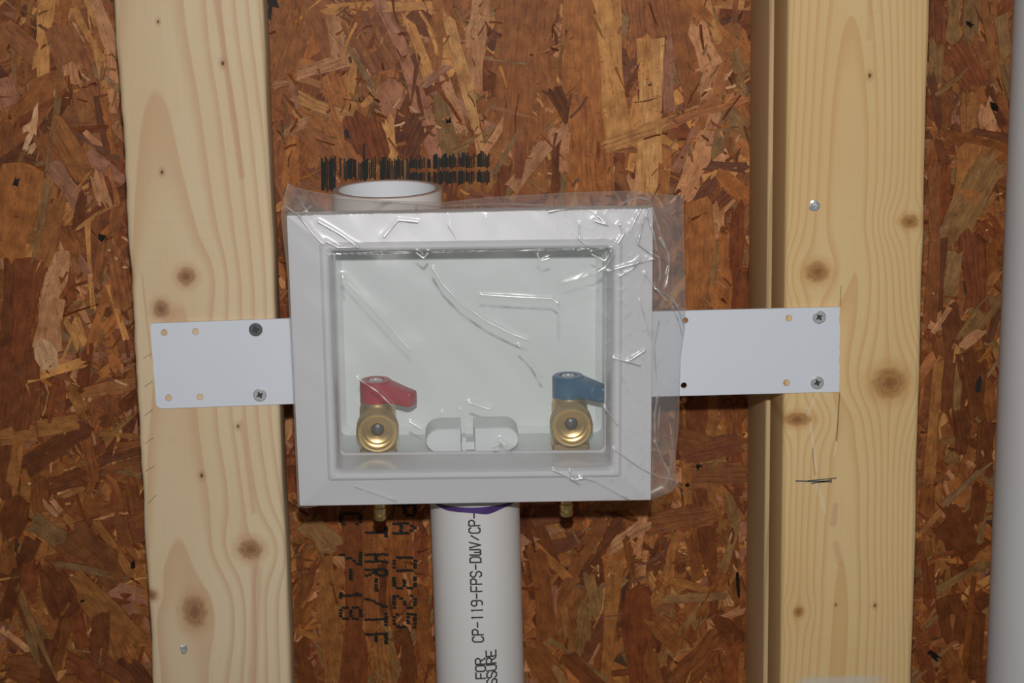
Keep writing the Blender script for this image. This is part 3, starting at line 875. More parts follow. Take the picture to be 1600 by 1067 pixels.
# ------------------------------------------------------------------ face frame (one moulding with mitred corners)
YO, YI = -0.0165, -0.0235
O4 = [Vector(pxz(x, y, YO)) for x, y in ((447.5, 336), (1020.5, 325), (1017, 780.5), (468, 790))]
I4 = [Vector(pxz(x, y, YI)) for x, y in ((516.5, 394), (956, 389), (954.5, 732), (528, 737))]


def q4(t, rad, y, n=7):
    pts = [O4[i].lerp(I4[i], t) for i in range(4)]
    return [(p[0], y, p[1]) for p in round_poly(pts, rad, n)]


def off4(d, rad, y, n=7):
    """opening outline grown by d metres"""
    cx = sum((p for p in I4), Vector((0, 0))) / 4
    pts = []
    for i, (sx, sz) in enumerate(((-1, 1), (1, 1), (1, -1), (-1, -1))):
        pts.append(I4[i] + Vector((sx * d, sz * d)))
    return [(p[0], y, p[1]) for p in round_poly(pts, rad, n)]


bm = bmesh.new()
lps = [q4(0.30, 0.001, -0.0075), q4(0.0, 0.0008, -0.0065), q4(0.0, 0.0008, -0.0168), q4(0.012, 0.0008, -0.0178), q4(0.74, 0.0022, -0.0222), q4(0.785, 0.0022, -0.0236),
       q4(0.83, 0.0025, -0.0243), q4(0.885, 0.0027, -0.0243), q4(0.94, 0.003, -0.0233), q4(0.985, 0.0032, -0.0212), q4(1.0, 0.0034, -0.0185), off4(-0.0003, 0.0034, 0.0100), off4(-0.0013, 0.0034, 0.0118), off4(-0.0013, 0.0034, 0.0135),
       off4(0.002, 0.004, 0.0135), off4(0.0022, 0.004, -0.0075)]
rings(bm, lps + [lps[0]])
bmesh.ops.remove_doubles(bm, verts=bm.verts, dist=1e-6)
frame = tag(bm_obj('trim_frame', bm, M_WHITE, None, 24), 'white plastic picture-frame trim with mitred corners, wrapped in clear bag', 'frame')

# ------------------------------------------------------------------ outlet box
box = tag(empty('outlet_box', (0, 0.014, O4[3].y)), 'white recessed plumbing box with side brackets screwed to the studs', 'outlet box')
YB = 0.064
bm = bmesh.new()
lps = [off4(0.0048, 0.005, 0.0142), off4(0.0024, 0.004, 0.0142), off4(0.0018, 0.004, 0.04), off4(0.0010, 0.005, YB - 0.004), off4(-0.003, 0.005, YB)]
rings(bm, lps, True, False, True)
lo = [off4(0.0048, 0.005, 0.0142), off4(0.0046, 0.005, YB + 0.003)]
rings(bm, lo, True, False, True)
bmesh.ops.remove_doubles(bm, verts=bm.verts, dist=1e-6)
bm_obj('box_shell', bm, M_BOX, box, 30)
ZF = (I4[2].y + I4[3].y) / 2 - 0.0018          # floor of the box

# side brackets
def hole(px, py, r=0.0021): return circle(*pxz(px, py, -0.002), r)
bm = bmesh.new()
outer = round_poly([pxz(x, y, -0.002) for x, y in ((234.5, 505.5), (505, 495.5), (512, 629), (244.5, 638.5))], [0.002, 0.0004, 0.0004, 0.0035], 5)
holed_plate(bm, outer, [hole(256.5, 519.5), hole(305.5, 518), hole(263.5, 621.5), hole(312.5, 620)], -0.0022, -0.0004)
bm_obj('mounting_bracket', bm, M_BRKT, box)
bm = bmesh.new()
A, B_, C_, D_ = [pxz(x, y, -0.002) for x, y in ((966, 488), (1312, 479.5), (1311.5, 612), (966, 621))]
cut = []
for i in range(22):
    t = i / 21
    x = B_[0] + (C_[0] - B_[0]) * t + random.uniform(-0.00035, 0.0003)
    cut.append((x, B_[1] + (C_[1] - B_[1]) * t))
outer = [A] + cut + [D_]
holed_plate(bm, outer, [hole(1232.5, 497), hole(1229, 598), hole(1070.5, 500.5, 0.0019), hole(1068.5, 602, 0.0019)], -0.0022, -0.0004)
bm_obj('mounting_bracket', bm, M_BRKT, box)

# collar open at the top of the box
cp = pix(605, 294.5, 0.040)
rc = 0.5 * (pix(691, 294, 0.040) - pix(519.5, 294, 0.040)).length
zt = cp.z
zb = max(I4[0].y, I4[1].y) + 0.006
col_o = (cp.x, 0.040, 0)
bm = bmesh.new()
lathe(bm, [(rc, zb), (rc, zt - 0.0006)], col_o, 'z', 72, False, False)
cl = bm_obj('top_collar', bm, M_COLLAR, box, 40)
bm = bmesh.new()
lathe(bm, [(rc, zt - 0.0006), (rc - 0.0005, zt), (rc - 0.0032, zt), (rc - 0.0037, zt - 0.0006)], col_o, 'z', 72, False, False)
bm_obj('collar_rim', bm, M_RIM, cl, 40)
bm = bmesh.new()
lathe(bm, [(rc - 0.0037, zt - 0.0006), (rc - 0.0037, zb)], col_o, 'z', 72, False, True)
bm_obj('collar_bore', bm, M_COLLAR_IN, cl, 40)
# drain spigot under the box and the pipe glued into it
rp = 0.5 * (pix(812, 812, 0.040) - pix(672.5, 812, 0.040)).length
dp0, dp1 = pix(742, 800, 0.040), pix(750.5, 1067, 0.040)
zp = pix(742, 792, 0.040 - rp).z
ddx = (dp1.x - dp0.x) / (dp1.z - dp0.z)
dx0 = dp0.x
bm = bmesh.new()
lathe(bm, [(rp + 0.0012, zp), (rp + 0.0012, ZF - 0.004)], (dx0, 0.040, 0), 'z', 64)
bm_obj('drain_spigot', bm, M_WHITE, box, 40)

# drain knockout plug on the floor of the box: two rounded lobes with a slot between
def stadium_lobe(x0, x1, z0, z1, side, n=12):
    r = (z1 - z0) * 0.5
    pts = []
    if side < 0:
        pts += [(x1, z0), (x1, z1)]
        for i in range(n + 1):
            a = math.pi / 2 + math.pi * i / n
            pts.append((x0 + r * 1.15 + r * 1.15 * math.cos(a), (z0 + z1) / 2 + r * math.sin(a)))
    else:
        pts += [(x0, z1), (x0, z0)]
        for i in range(n + 1):
            a = -math.pi / 2 + math.pi * i / n
            pts.append((x1 - r * 1.15 + r * 1.15 * math.cos(a), (z0 + z1) / 2 + r * math.sin(a)))
    return pts


yc = 0.0205
plug = bmesh.new()
zl, zh = ZF + 0.0002, pix(735, 668, yc).z
for (xa, xb, sd) in ((665, 721, -1), (741, 811, 1)):
    pts = stadium_lobe(pix(xa, 690, yc).x, pix(xb, 690, yc).x, zl, zh, sd)
    c = Vector((sum(p[0] for p in pts) / len(pts), sum(p[1] for p in pts) / len(pts)))
    def sc(k): return [c.lerp(Vector(p), k) for p in pts]
    rings(plug, [[(p[0], y, p[1]) for p in sc(k)] for k, y in ((0.90, yc - 0.0012), (0.97, yc - 0.0006), (1.0, yc + 0.001), (1.0, yc + 0.024), (0.95, yc + 0.026))], True, True, True)
pl = bm_obj('drain_plug', plug, M_BOX, box, 40)
bm = bmesh.new()
xa, xb = pix(722, 690, yc).x, pix(728, 690, yc).x
bmesh.ops.create_cube(bm, size=1, matrix=Matrix.Translation(((xa + xb) / 2, yc + 0.004, (zl + zh) / 2 - 0.003)) @ Matrix.Diagonal((xb - xa, 0.010, (zh - zl) - 0.006, 1)))
bmesh.ops.create_cube(bm, size=1, matrix=Matrix.Translation(((pix(672, 700, yc).x + pix(805, 700, yc).x) / 2, yc + 0.010, zl + 0.003)) @ Matrix.Diagonal((0.050, 0.012, 0.005, 1)))
bm_obj('plug_tab', bm, M_BOX, pl)

# ------------------------------------------------------------------ drain pipe with printing
pipe = empty('drain_pipe', (dx0, 0.040, zp))
tag(pipe, 'white drain pipe with grey printed lettering coming down under the box', 'pipe')
zend = pix(750, 1400, 0.040).z


def pipe_c(z): return Vector((dx0 + ddx * (z - zp), 0.040, z))


bm = bmesh.new()
lps = []
for z in (zp - 0.0002, zp - 0.02, zend):
    c = pipe_c(z)
    lps.append([(c.x + rp * math.cos(2 * math.pi * i / 80), c.y + rp * math.sin(2 * math.pi * i / 80), z) for i in range(80)])
rings(bm, lps, True, True, True)
bm_obj('pipe_body', bm, M_PVC, pipe, 40)
# purple primer ring with a ragged lower edge
bm = bmesh.new()
n = 90
up, lw = [], []
for i in range(n + 1):
    a = math.pi * 1.5 - 1.52 + 3.04 * i / n        # the front half and round the sides
    s = (a - math.pi * 1.5)
    drop = 0.0040 + 0.0010 * noise.noise(Vector((s * 2.2, 3, 0))) + 0.0012 * math.exp(-((s - 0.28) / 0.22) ** 2)
    drop *= max(0.25, 1 - (abs(s) / 1.5) ** 2 * 0.9)
    rr = rp + 0.00022
    for lst, z in ((up, zp - 0.0001), (lw, zp - drop)):
        c = pipe_c(z)
        lst.append((c.x + rr * math.cos(a), c.y + rr * math.sin(a), z))
rings(bm, [up, lw], False)
bm_obj('primer_stain', bm, M_PURPLE, pipe, 40)

# stroke lettering: glyphs on a 4 x 6 grid
GL = {
    'C': [[(4, 5), (3, 6), (1, 6), (0, 5), (0, 1), (1, 0), (3, 0), (4, 1)]],
    'P': [[(0, 0), (0, 6), (3, 6), (4, 5), (4, 4), (3, 3), (0, 3)]],
    '-': [[(0.3, 3), (3.7, 3)]],
    '1': [[(1.6, 5.7), (2.2, 6), (2.2, 0)]],
    '9': [[(4, 3.2), (1, 3), (0, 4), (0, 5), (1, 6), (3, 6), (4, 5), (4, 1), (3, 0), (0.8, 0)]],
    'F': [[(0, 0), (0, 6), (4, 6)], [(0, 3), (3.3, 3)]],
    'S': [[(4, 5), (3, 6), (1, 6), (0, 5), (0, 4), (1, 3.2), (3, 2.8), (4, 2), (4, 1), (3, 0), (1, 0), (0, 1)]],
    'D': [[(0, 0), (0, 6), (2.6, 6), (4, 4.8), (4, 1.2), (2.6, 0), (0, 0)]],
    'W': [[(0, 6), (0, 0.6), (0.6, 0), (1.4, 0), (2, 0.6), (2, 3.4)], [(2, 0.6), (2.6, 0), (3.4, 0), (4, 0.6), (4, 6)]],
    'V': [[(0, 6), (2, 0), (4, 6)]],
    '/': [[(0.4, 1), (3.6, 5)]],
    'O': [[(1, 0), (0, 1), (0, 5), (1, 6), (3, 6), (4, 5), (4, 1), (3, 0), (1, 0)]],
    'R': [[(0, 0), (0, 6), (3, 6), (4, 5), (4, 4), (3, 3), (0, 3)], [(2, 3), (4, 0)]],
    'U': [[(0, 6), (0, 1), (1, 0), (3, 0), (4, 1), (4, 6)]],
    'E': [[(4, 0), (0, 0), (0, 6), (4, 6)], [(0, 3), (3.2, 3)]],
    'N': [[(0, 0), (0, 6), (4, 0), (4, 6)]],
    'T': [[(0, 6), (4, 6)], [(2, 6), (2, 0)]],
}
GS = 0.00112      # grid size in metres (height 6 units)


def pipe_text(name, txt, z0, adv, arc0, gx, gy, wd=0.00102):
    """text running up the pipe; arc0 = arc length from the front line to the letters' baseline (they face left)"""
    bm = bmesh.new()
    zc = z0
    for ch in txt:
        for st in GL.get(ch, []):
            pts = [Vector((arc0 - p[1] * gy, zc + p[0] * gx)) for p in st]
            for a, b in zip(pts[:-1], pts[1:]):
                d = (b - a)
                e = d.normalized() * wd * 0.35
                a2, b2 = a - e, b + e
                nn = Vector((-d.y, d.x)).normalized() * wd / 2
                k = max(1, int(d.length / 0.0012))
                for i in range(k):
                    q0, q1 = a2.lerp(b2, i / k), a2.lerp(b2, (i + 1) / k)
                    vs = []
                    for q in (q0 - nn, q0 + nn, q1 + nn, q1 - nn):
                        th = -math.pi / 2 + q.x / rp
                        c = pipe_c(q.y)
                        vs.append(bm.verts.new((c.x + (rp + 0.00015) * math.cos(th), c.y + (rp + 0.00015) * math.sin(th), q.y)))
                    bm.faces.new(vs)
        zc += adv
    bm_obj(name, bm, M_PRINT, pipe, fixn=False)


yf = 0.040 - rp
z_a = pix(745, 1003, yf).z
z_b = pix(743, 800, yf).z
adv = (z_b - z_a) / 17.85
dpx = pix(757, 960, yf).x - pipe_c(pix(757, 960, yf).z).x
pipe_text('printed_line', 'CP-119-FPS-DWV/CP-', z_a, adv, dpx - 0.0012, adv * 0.185, 0.00113)
z_c = pix(750, 1060, yf).z
pipe_text('printed_line', 'NOT FOR', z_c - adv * 4, adv, dpx - 0.0005, adv * 0.2, 0.00102)
pipe_text('printed_line', 'PRESSURE', pix(765, 1026, yf).z - adv * 7, adv, dpx + 0.0066, adv * 0.2, 0.00105)


# ------------------------------------------------------------------ valves
def valve(px, name_col, mat, label, pxo, pyo, hub_y, end_px, nip_px, nip_y):
    yv = 0.031
    zo = pix(pxo, pyo, 0.006).z
    xo = pix(pxo, pyo, 0.012).x
    r0 = empty('shutoff_valve', (xo, yv, ZF))
    tag(r0, label, 'valve', 'brass valves in the box')
    # body: vertical barrel with boss
    bm = bmesh.new()
    zn = pix(pxo, hub_y, yv - 0.010).z
    lathe(bm, [(0.0098, ZF + 0.0035), (0.0098, ZF + 0.006), (0.0112, ZF + 0.008), (0.0112, zn - 0.004), (0.0105, zn - 0.003), (0.0105, zn + 0.0005)], (xo, yv, 0), 'z', 40)
    bm_obj('valve_body', bm, M_BRASS_DULL, r0, 35)
    bm = bmesh.new()
    pts = round_poly([(xo - 0.0116, yv - 0.0116), (xo + 0.0116, yv - 0.0116), (xo + 0.0116, yv + 0.0116), (xo - 0.0116, yv + 0.0116)], 0.0015, 4)
    rings(bm, [[(p[0], p[1], ZF + 0.0001) for p in pts], [(p[0], p[1], ZF + 0.0034) for p in pts], [((p[0] - xo) * 0.95 + xo, (p[1] - yv) * 0.95 + yv, ZF + 0.0040) for p in pts]], True, True, True)
    bm_obj('base_flange', bm, M_BRASS_DULL, r0, 30)
    # hose outlet facing the room: threaded rim outside, funnel inside
    bm = bmesh.new()
    yf0 = 0.0065
    prof = [(0.0090, yv - 0.004)]
    for k in range(4):
        y = 0.0205 - 0.0035 * k
        prof += [(0.0119, y), (0.0131, y - 0.0010), (0.0131, y - 0.0016), (0.0119, y - 0.0026)]
    prof += [(0.0124, yf0 + 0.0012), (0.0119, yf0), (0.0108, yf0), (0.0101, yf0 + 0.0008), (0.0101, yf0 + 0.004), (0.0090, yf0 + 0.0042), (0.0084, yf0 + 0.0046), (0.0080, yf0 + 0.0058), (0.0052, yf0 + 0.0066), (0.0042, yf0 + 0.0076), (0.0040, yf0 + 0.013)]
    lathe(bm, prof, (xo, 0, zo), 'y', 56, False, False)
    bm_obj('hose_outlet', bm, M_BRASS, r0, 35)
    bm = bmesh.new()
    bmesh.ops.create_uvsphere(bm, u_segments=20, v_segments=12, radius=0.0052, matrix=Matrix.Translation((xo, yf0 + 0.0150, zo)))
    bm_obj('ball', bm, M_DARKSTEEL, r0, 180)
    # handle: round hub and a tapering lever pointing right and a little forward
    zt_ = pix(pxo, hub_y - 34, yv - 0.0098).z
    zb_ = pix(pxo, hub_y + 1, yv - 0.0098).z
    rh = 0.0100
    bm = bmesh.new()
    lathe(bm, [(rh - 0.0008, zb_), (rh, zb_ + 0.0006), (rh, zt_ - 0.001), (rh - 0.001, zt_), (0.0058, zt_), (0.0054, zt_ - 0.0004), (0.0054, zt_ - 0.0016), (0.0001, zt_ - 0.0016)], (xo - 0.0006, yv, 0), 'z', 48)
    hd = bm_obj('handle', bm, mat, r0, 35)
    bm = bmesh.new()
    xe = pix(end_px, hub_y - 15, yv - 0.012).x
    Ls = xe - xo
    lps = []
    for t, hw, zu, zd in ((0.0, 0.0066, zt_ - 0.0006, zb_ + 0.001), (0.30, 0.0062, zt_ - 0.0008, zb_ + 0.0012), (0.45, 0.0055, zt_ - 0.0018, zb_ + 0.0012), (0.75, 0.0048, zt_ - 0.0040, zb_ + 0.0001), (0.88, 0.0046, zt_ - 0.0048, zb_ - 0.0004), (0.975, 0.0044, zt_ - 0.0055, zb_ + 0.0002), (1.0, 0.0036, zt_ - 0.0062, zb_ + 0.001)):
        cx, cy = xo + Ls * t, yv - 0.012 * t
        sec = round_poly([(-hw, zd), (hw, zd), (hw, zu), (-hw, zu)], 0.0011, 4)
        tx, ty = Ls, -0.012
        l = math.hypot(tx, ty)
        nxx, nyy = -ty / l, tx / l
        lps.append([(cx + nxx * s[0], cy + nyy * s[0], s[1]) for s in sec])
    rings(bm, lps, True, True, True)
    bm_obj('lever', bm, mat, hd, 50)
    bm = bmesh.new()
    lathe(bm, [(0.0044, zt_ - 0.0016), (0.0044, zt_ - 0.0004), (0.0038, zt_ + 0.0001), (0.0018, zt_ + 0.0002), (0.0014, zt_ - 0.0008), (0.0001, zt_ - 0.0008)], (xo - 0.0006, yv, 0), 'z', 24)
    bm_obj('handle_screw', bm, M_STEEL, hd, 40)
    # barbed nipple under the box
    ze = pix(nip_px, nip_y, yv).z
    xn = pix(nip_px, nip_y, yv).x
    bm = bmesh.new()
    prof = [(0.0030, ze), (0.0036, ze + 0.0002)]
    z = ze
    for k in range(4):
        prof += [(0.0042, z + 0.0012), (0.0046, z + 0.0034), (0.0039, z + 0.0037), (0.0039, z + 0.0046)]
        z += 0.0048
    prof += [(0.0058, z), (0.0058, ZF - 0.0048)]
    lathe(bm, prof, (xn, yv, 0), 'z', 32)
    bm_obj('barbed_nipple', bm, M_BRASS, r0, 35)


valve(590, 'red', M_RED, 'brass valve with a red lever, at the left in the box', 590, 677, 633, 647, 594, 812)
valve(893, 'blue', M_BLUE, 'brass valve with a blue lever, at the right in the box', 893, 668, 626, 951, 885, 806)


# ------------------------------------------------------------------ screws and stubs
def screw(px, py, mat, label, rot):
    p = pix(px, py, -0.003)
    r0 = empty('screw', (p.x, -0.0022, p.z))
    tag(r0, label, 'screw', 'screws through the brackets')
    a, b = 0.0022, 0.00052
    cr = []
    for k in range(4):
        th = rot + k * math.pi / 2
        c, s = math.cos(th), math.sin(th)
        for (u, v) in ((b * 1.5, -b * 1.5), (a, -b * 0.7), (a, b * 0.7)):
            cr.append((p.x + u * c - v * s, p.z + u * s + v * c))
    bm = bmesh.new()
    holed_plate(bm, circle(p.x, p.z, 0.0036, 28), [cr], -0.0036, -0.0026)
    lathe(bm, [(0.0036, -0.0036), (0.0040, -0.0034), (0.0041, -0.0030), (0.0040, -0.0023)], (p.x, 0, p.z), 'y', 28, False, True)
    bm_obj('screw_head', bm, mat, r0, 35)
    bm = bmesh.new()
    vs0 = [(x, -0.00262, z) for x, z in cr]
    vs1 = [(p.x + (x - p.x) * 0.95, -0.0024, p.z + (z - p.z) * 0.95) for x, z in cr]
    rings(bm, [vs0, vs1], True, True, True)
    bm_obj('cross_recess', bm, M_SLOT, r0)


screw(399.5, 515, M_DARKSTEEL, 'near-black screw, the upper one in the left bracket', 0.3)
screw(406, 617, M_STEEL, 'grey cross-head screw, the lower one in the left bracket', 0.45)
screw(1280, 495.5, M_STEEL, 'bright cross-head screw at the top corner of the right bracket', 0.6)
screw(1277, 598, M_STEEL, 'bright cross-head screw at the bottom corner of the right bracket', 0.35)


def stub(px, py, label, r, pts):
    p = pix(px, py, 0)
    bm = bmesh.new()
    n = 16
    lps = []
    for k, y in ((1.25, 0.0008), (1.1, -0.0004), (0.75, -0.0008), (0.45, -0.0002), (0.2, -0.0007)):
        lp = []
        for i in range(n):
            a = 2 * math.pi * i / n
            rr = r * k * (1 + 0.28 * noise.noise(Vector((math.cos(a) * 1.6 + px, math.sin(a) * 1.6, k))) + pts * max(0, math.cos(a + 1.6)) ** 4)
            lp.append((p.x + rr * math.cos(a), y + 0.0006 * noise.noise(Vector((a * 2, k * 5, py))), p.z + rr * math.sin(a)))
        lps.append(lp)
    rings(bm, lps, True, True, True)
    o = bm_obj('screw', bm, M_STEEL, None, 30)
    tag(o, label, 'screw')


stub(1272.5, 321.5, 'mangled shiny screw sunk into the yellow stud above the bracket', 0.0030, 0.0)
stub(287.5, 1012, 'small chewed screw sunk low in the pale knotty stud', 0.0021, 0.9)

# ------------------------------------------------------------------ clear plastic bag over the frame
bag = tag(empty('plastic_bag', (O4[0].x, -0.008, O4[3].y)), 'crinkled clear plastic bag stretched over the white frame', 'bag')


def curve(pts, n):
    L = [0.0]
    for a, b in zip(pts[:-1], pts[1:]): L.append(L[-1] + math.hypot(b[0] - a[0], b[1] - a[1]))
    out, j = [], 0
    for i in range(n + 1):
        s = L[-1] * i / n
        while j < len(L) - 2 and L[j + 1] < s: j += 1
        t = (s - L[j]) / max(1e-9, L[j + 1] - L[j])
        out.append((pts[j][0] + (pts[j + 1][0] - pts[j][0]) * t, pts[j][1] + (pts[j + 1][1] - pts[j][1]) * t))
    return out


TOP = [(450, 286), (462, 293), (490, 299), (520, 304), (600, 313), (690, 316), (760, 308), (830, 304), (900, 300), (985, 298), (1020, 302), (1068, 306)]
RGT = [(1068, 306), (1068, 350), (1070, 420), (1071, 480), (1070, 515), (1064, 555), (1062, 610), (1061, 660), (1057, 700), (1054, 740), (1062, 752), (1050, 768)]
LFT = [(450, 286), (443, 310), (439, 335), (442, 370), (449, 430), (452, 500), (457, 600), (461, 700), (465, 792)]
BOT = [(465, 792), (478, 794), (500, 790.5), (700, 786.5), (900, 783.5), (1018, 782), (1050, 768)]
NX, NY = 540, 420
cT, cB, cL, cR = curve(TOP, NX), curve(BOT, NX), curve(LFT, NY), curve(RGT, NY)
FRM = [(447.5, 336), (1020.5, 325), (1017, 780.5), (468, 790)]


def ridge(pts, amp, wd): return (pts, amp, wd)


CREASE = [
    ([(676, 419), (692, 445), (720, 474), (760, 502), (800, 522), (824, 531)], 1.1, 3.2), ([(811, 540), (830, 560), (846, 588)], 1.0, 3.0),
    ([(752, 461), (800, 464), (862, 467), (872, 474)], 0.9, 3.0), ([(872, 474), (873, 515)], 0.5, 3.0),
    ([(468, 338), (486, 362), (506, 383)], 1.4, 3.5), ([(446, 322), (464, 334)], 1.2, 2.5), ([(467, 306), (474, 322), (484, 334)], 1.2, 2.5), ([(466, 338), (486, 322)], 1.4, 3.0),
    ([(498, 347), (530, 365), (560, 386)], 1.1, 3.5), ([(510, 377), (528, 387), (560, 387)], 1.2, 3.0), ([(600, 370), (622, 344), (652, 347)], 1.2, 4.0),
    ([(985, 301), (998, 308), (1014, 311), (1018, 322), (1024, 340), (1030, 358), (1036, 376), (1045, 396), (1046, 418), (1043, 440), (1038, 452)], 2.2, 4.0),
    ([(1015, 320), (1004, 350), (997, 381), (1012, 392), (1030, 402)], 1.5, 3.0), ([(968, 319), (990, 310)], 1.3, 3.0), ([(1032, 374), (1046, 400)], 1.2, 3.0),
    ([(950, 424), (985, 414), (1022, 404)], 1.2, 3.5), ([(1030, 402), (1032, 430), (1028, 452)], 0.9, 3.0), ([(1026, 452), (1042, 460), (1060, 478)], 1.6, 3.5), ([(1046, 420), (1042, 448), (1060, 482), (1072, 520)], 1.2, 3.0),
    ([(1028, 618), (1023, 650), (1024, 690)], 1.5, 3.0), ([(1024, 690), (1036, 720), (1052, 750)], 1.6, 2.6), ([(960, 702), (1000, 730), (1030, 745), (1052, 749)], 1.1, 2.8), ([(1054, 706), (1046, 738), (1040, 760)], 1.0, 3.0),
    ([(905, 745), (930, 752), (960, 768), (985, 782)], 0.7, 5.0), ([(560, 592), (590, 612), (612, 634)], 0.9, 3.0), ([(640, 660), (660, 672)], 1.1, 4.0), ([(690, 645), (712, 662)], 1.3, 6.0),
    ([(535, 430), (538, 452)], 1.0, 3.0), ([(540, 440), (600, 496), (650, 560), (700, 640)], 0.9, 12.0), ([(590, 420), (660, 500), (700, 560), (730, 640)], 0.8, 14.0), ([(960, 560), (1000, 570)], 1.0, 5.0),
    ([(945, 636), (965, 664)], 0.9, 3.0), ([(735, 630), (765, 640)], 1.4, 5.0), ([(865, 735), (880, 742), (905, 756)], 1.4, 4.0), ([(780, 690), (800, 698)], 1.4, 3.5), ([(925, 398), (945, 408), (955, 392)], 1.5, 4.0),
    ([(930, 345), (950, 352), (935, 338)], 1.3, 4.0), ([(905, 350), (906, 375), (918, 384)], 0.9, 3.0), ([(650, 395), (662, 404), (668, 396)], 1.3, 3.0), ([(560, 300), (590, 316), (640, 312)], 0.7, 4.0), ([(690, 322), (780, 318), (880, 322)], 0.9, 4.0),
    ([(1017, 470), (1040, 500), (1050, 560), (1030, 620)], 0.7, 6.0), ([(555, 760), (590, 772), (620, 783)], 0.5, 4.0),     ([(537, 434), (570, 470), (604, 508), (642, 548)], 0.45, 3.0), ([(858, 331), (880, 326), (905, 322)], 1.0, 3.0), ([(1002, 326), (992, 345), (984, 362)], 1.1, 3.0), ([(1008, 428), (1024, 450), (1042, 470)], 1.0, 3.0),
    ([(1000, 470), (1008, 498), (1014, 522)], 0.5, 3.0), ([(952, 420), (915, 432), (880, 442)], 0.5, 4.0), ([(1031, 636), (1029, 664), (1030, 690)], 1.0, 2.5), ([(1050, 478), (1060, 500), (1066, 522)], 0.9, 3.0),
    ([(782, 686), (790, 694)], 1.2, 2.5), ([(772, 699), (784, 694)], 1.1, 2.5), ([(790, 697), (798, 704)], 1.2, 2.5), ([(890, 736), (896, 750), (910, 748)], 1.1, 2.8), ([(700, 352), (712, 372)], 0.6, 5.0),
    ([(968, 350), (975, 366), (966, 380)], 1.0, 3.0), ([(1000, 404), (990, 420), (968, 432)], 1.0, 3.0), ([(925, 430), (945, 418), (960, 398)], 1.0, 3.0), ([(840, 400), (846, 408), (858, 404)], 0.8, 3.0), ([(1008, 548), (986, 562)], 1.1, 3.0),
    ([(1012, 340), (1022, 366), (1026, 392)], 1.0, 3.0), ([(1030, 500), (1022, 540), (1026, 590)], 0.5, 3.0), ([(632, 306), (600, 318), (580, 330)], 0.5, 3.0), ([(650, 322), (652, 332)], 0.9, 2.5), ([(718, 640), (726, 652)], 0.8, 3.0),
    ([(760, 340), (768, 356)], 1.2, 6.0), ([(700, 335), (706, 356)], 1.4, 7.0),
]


def seg_d(p, a, b):
    vx, vy = b[0] - a[0], b[1] - a[1]
    t = ((p[0] - a[0]) * vx + (p[1] - a[1]) * vy) / (vx * vx + vy * vy)
    t = max(0.0, min(1.0, t))
    return math.hypot(p[0] - a[0] - t * vx, p[1] - a[1] - t * vy)


BOX = [(min(q[0] for q in c[0]) - 6 * c[2], min(q[1] for q in c[0]) - 6 * c[2], max(q[0] for q in c[0]) + 6 * c[2], max(q[1] for q in c[0]) + 6 * c[2]) for c in CREASE]


def frame_in(p):
    """pixels inside the frame outline (negative outside)"""
    best = 1e9
    for i in range(4):
        a, b = FRM[i], FRM[(i + 1) % 4]
        vx, vy = b[0] - a[0], b[1] - a[1]
        d = (vx * (p[1] - a[1]) - vy * (p[0] - a[0])) / math.hypot(vx, vy)
        best = min(best, d)
    return best


def film_y(p, edge):
    """distance of the film in front of the stud faces; edge = pixels to the bag's border"""
    fi = frame_in(p)
    if fi >= 0:
        t = min(1.0, fi / 46.0)
        base = 0.0248 + 0.0011 * t
        free = 1.0 if fi > 62 else 0.7
    else:
        t = edge / (edge - fi + 1e-6)
        base = 0.0078 + 0.0170 * t
        free = 0.8
    fade = min(1.0, edge / 8.0)
    h = 0.0
    fold = 0.0  # strength of the highlight painted along creases and bag edge
    brk = 0.35 + 0.85 * max(0.0, min(1.0, noise.noise(Vector((p[0] / 16.0, p[1] / 16.0, 3.0))) * 1.6 + 0.55))
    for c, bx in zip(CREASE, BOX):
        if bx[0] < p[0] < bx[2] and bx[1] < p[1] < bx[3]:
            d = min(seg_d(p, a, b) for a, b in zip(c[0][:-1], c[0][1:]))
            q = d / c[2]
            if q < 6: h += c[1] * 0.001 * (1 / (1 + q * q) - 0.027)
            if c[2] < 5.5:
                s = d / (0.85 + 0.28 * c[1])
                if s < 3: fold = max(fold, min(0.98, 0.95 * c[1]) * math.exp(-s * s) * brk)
    x, y = p[0] / 100.0, p[1] / 100.0
    u, v = (x + y) * 0.7, (x - y) * 0.7
    n1 = noise.noise(Vector((u * 0.8, v * 2.6, 1.0)))
    n2 = noise.noise(Vector((u * 3.0, v * 6.5, 4.0)))
    n3 = 1.0 - abs(noise.noise(Vector((x * 4.6, y * 4.0, 9.0))))
    busy = 0.35 + 0.65 * min(1.0, max(0.0, (p[0] - 840) / 140.0)) + 0.35 * math.exp(-((p[1] - 345) / 40.0) ** 2)
    busy = max(0.0, min(1.0, (p[0] - 830) / 130.0)) * (1.0 if p[1] < 470 else 0.45)
    n4 = noise.noise(Vector((u * 1.7 + 3, v * 1.2, 7.0)))
    h += 0.0013 * (n1 + 0.6) * free + 0.0009 * (n4 + 0.6) * free + 0.00026 * (n2 + 0.6) * (0.25 + busy) + 0.0011 * max(0, n3 - 0.80) * busy
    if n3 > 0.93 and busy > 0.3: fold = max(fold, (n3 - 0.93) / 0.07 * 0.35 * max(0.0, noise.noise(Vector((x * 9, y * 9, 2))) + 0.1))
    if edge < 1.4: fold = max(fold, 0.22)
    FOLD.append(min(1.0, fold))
    return base + max(0.0, h) * fade


FOLD = []


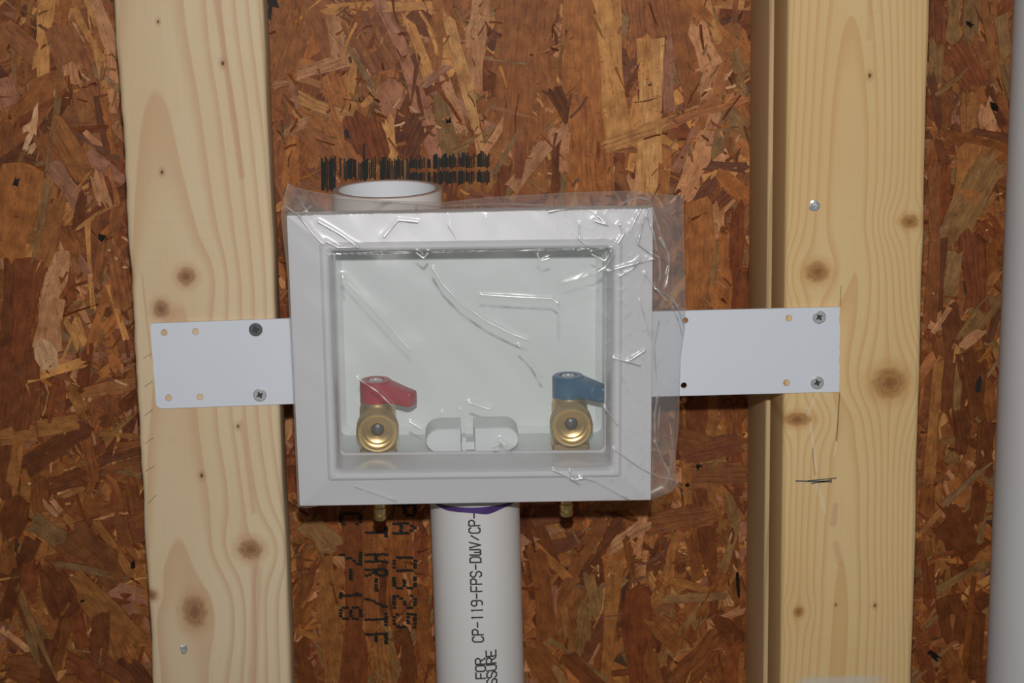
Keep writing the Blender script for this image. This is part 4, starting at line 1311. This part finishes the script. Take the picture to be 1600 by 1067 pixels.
def seg_edge(p):
    d = 1e9
    for cv in (TOP, BOT, LFT, RGT):
        for a, b in zip(cv[:-1], cv[1:]):
            if min(a[0], b[0]) - 60 < p[0] < max(a[0], b[0]) + 60 and min(a[1], b[1]) - 60 < p[1] < max(a[1], b[1]) + 60:
                d = min(d, seg_d(p, a, b))
    return min(d, 60.0)


V = []
for j in range(NY + 1):
    tv = j / NY
    for i in range(NX + 1):
        tu = i / NX
        px = (1 - tv) * cT[i][0] + tv * cB[i][0] + (1 - tu) * cL[j][0] + tu * cR[j][0] - ((1 - tu) * (1 - tv) * cT[0][0] + tu * (1 - tv) * cT[NX][0] + (1 - tu) * tv * cB[0][0] + tu * tv * cB[NX][0])
        py = (1 - tv) * cT[i][1] + tv * cB[i][1] + (1 - tu) * cL[j][1] + tu * cR[j][1] - ((1 - tu) * (1 - tv) * cT[0][1] + tu * (1 - tv) * cT[NX][1] + (1 - tu) * tv * cB[0][1] + tu * tv * cB[NX][1])
        e = 0.0 if (i in (0, NX) or j in (0, NY)) else seg_edge((px, py))
        V.append(pix(px, py, -film_y((px, py), e)))
W = NX + 1
FC = [(j * W + i, (j + 1) * W + i, (j + 1) * W + i + 1, j * W + i + 1) for j in range(NY) for i in range(NX)]
me = bpy.data.meshes.new('front_film')
me.from_pydata(V, [], FC)
me.update()
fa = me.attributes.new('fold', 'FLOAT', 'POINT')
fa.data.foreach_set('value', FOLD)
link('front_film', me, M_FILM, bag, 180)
# back of the bag: a border behind the frame, torn away over the box
bm = bmesh.new()
ring_o = cT[:-1:3] + cR[:-1:3] + cB[::-1][:-1:3] + cL[::-1][:-1:3]
cen = (735, 555)
lps = []
for k in range(7):
    t = k / 6
    lp = []
    for (x, y) in ring_o:
        qx, qy = cen[0] + (x - cen[0]) * (1 - 0.17 * t), cen[1] + (y - cen[1]) * (1 - 0.17 * t)
        yy = 0.0078 - 0.0032 * min(1, t * 4) + 0.0006 * noise.noise(Vector((qx / 30, qy / 30, 2)))
        if k == 0: yy = 0.0078
        lp.append(pix(qx, qy, -yy))
    lps.append(lp)
rings(bm, lps)
bm_obj('back_film', bm, M_FILM, bag, 180, fixn=False)
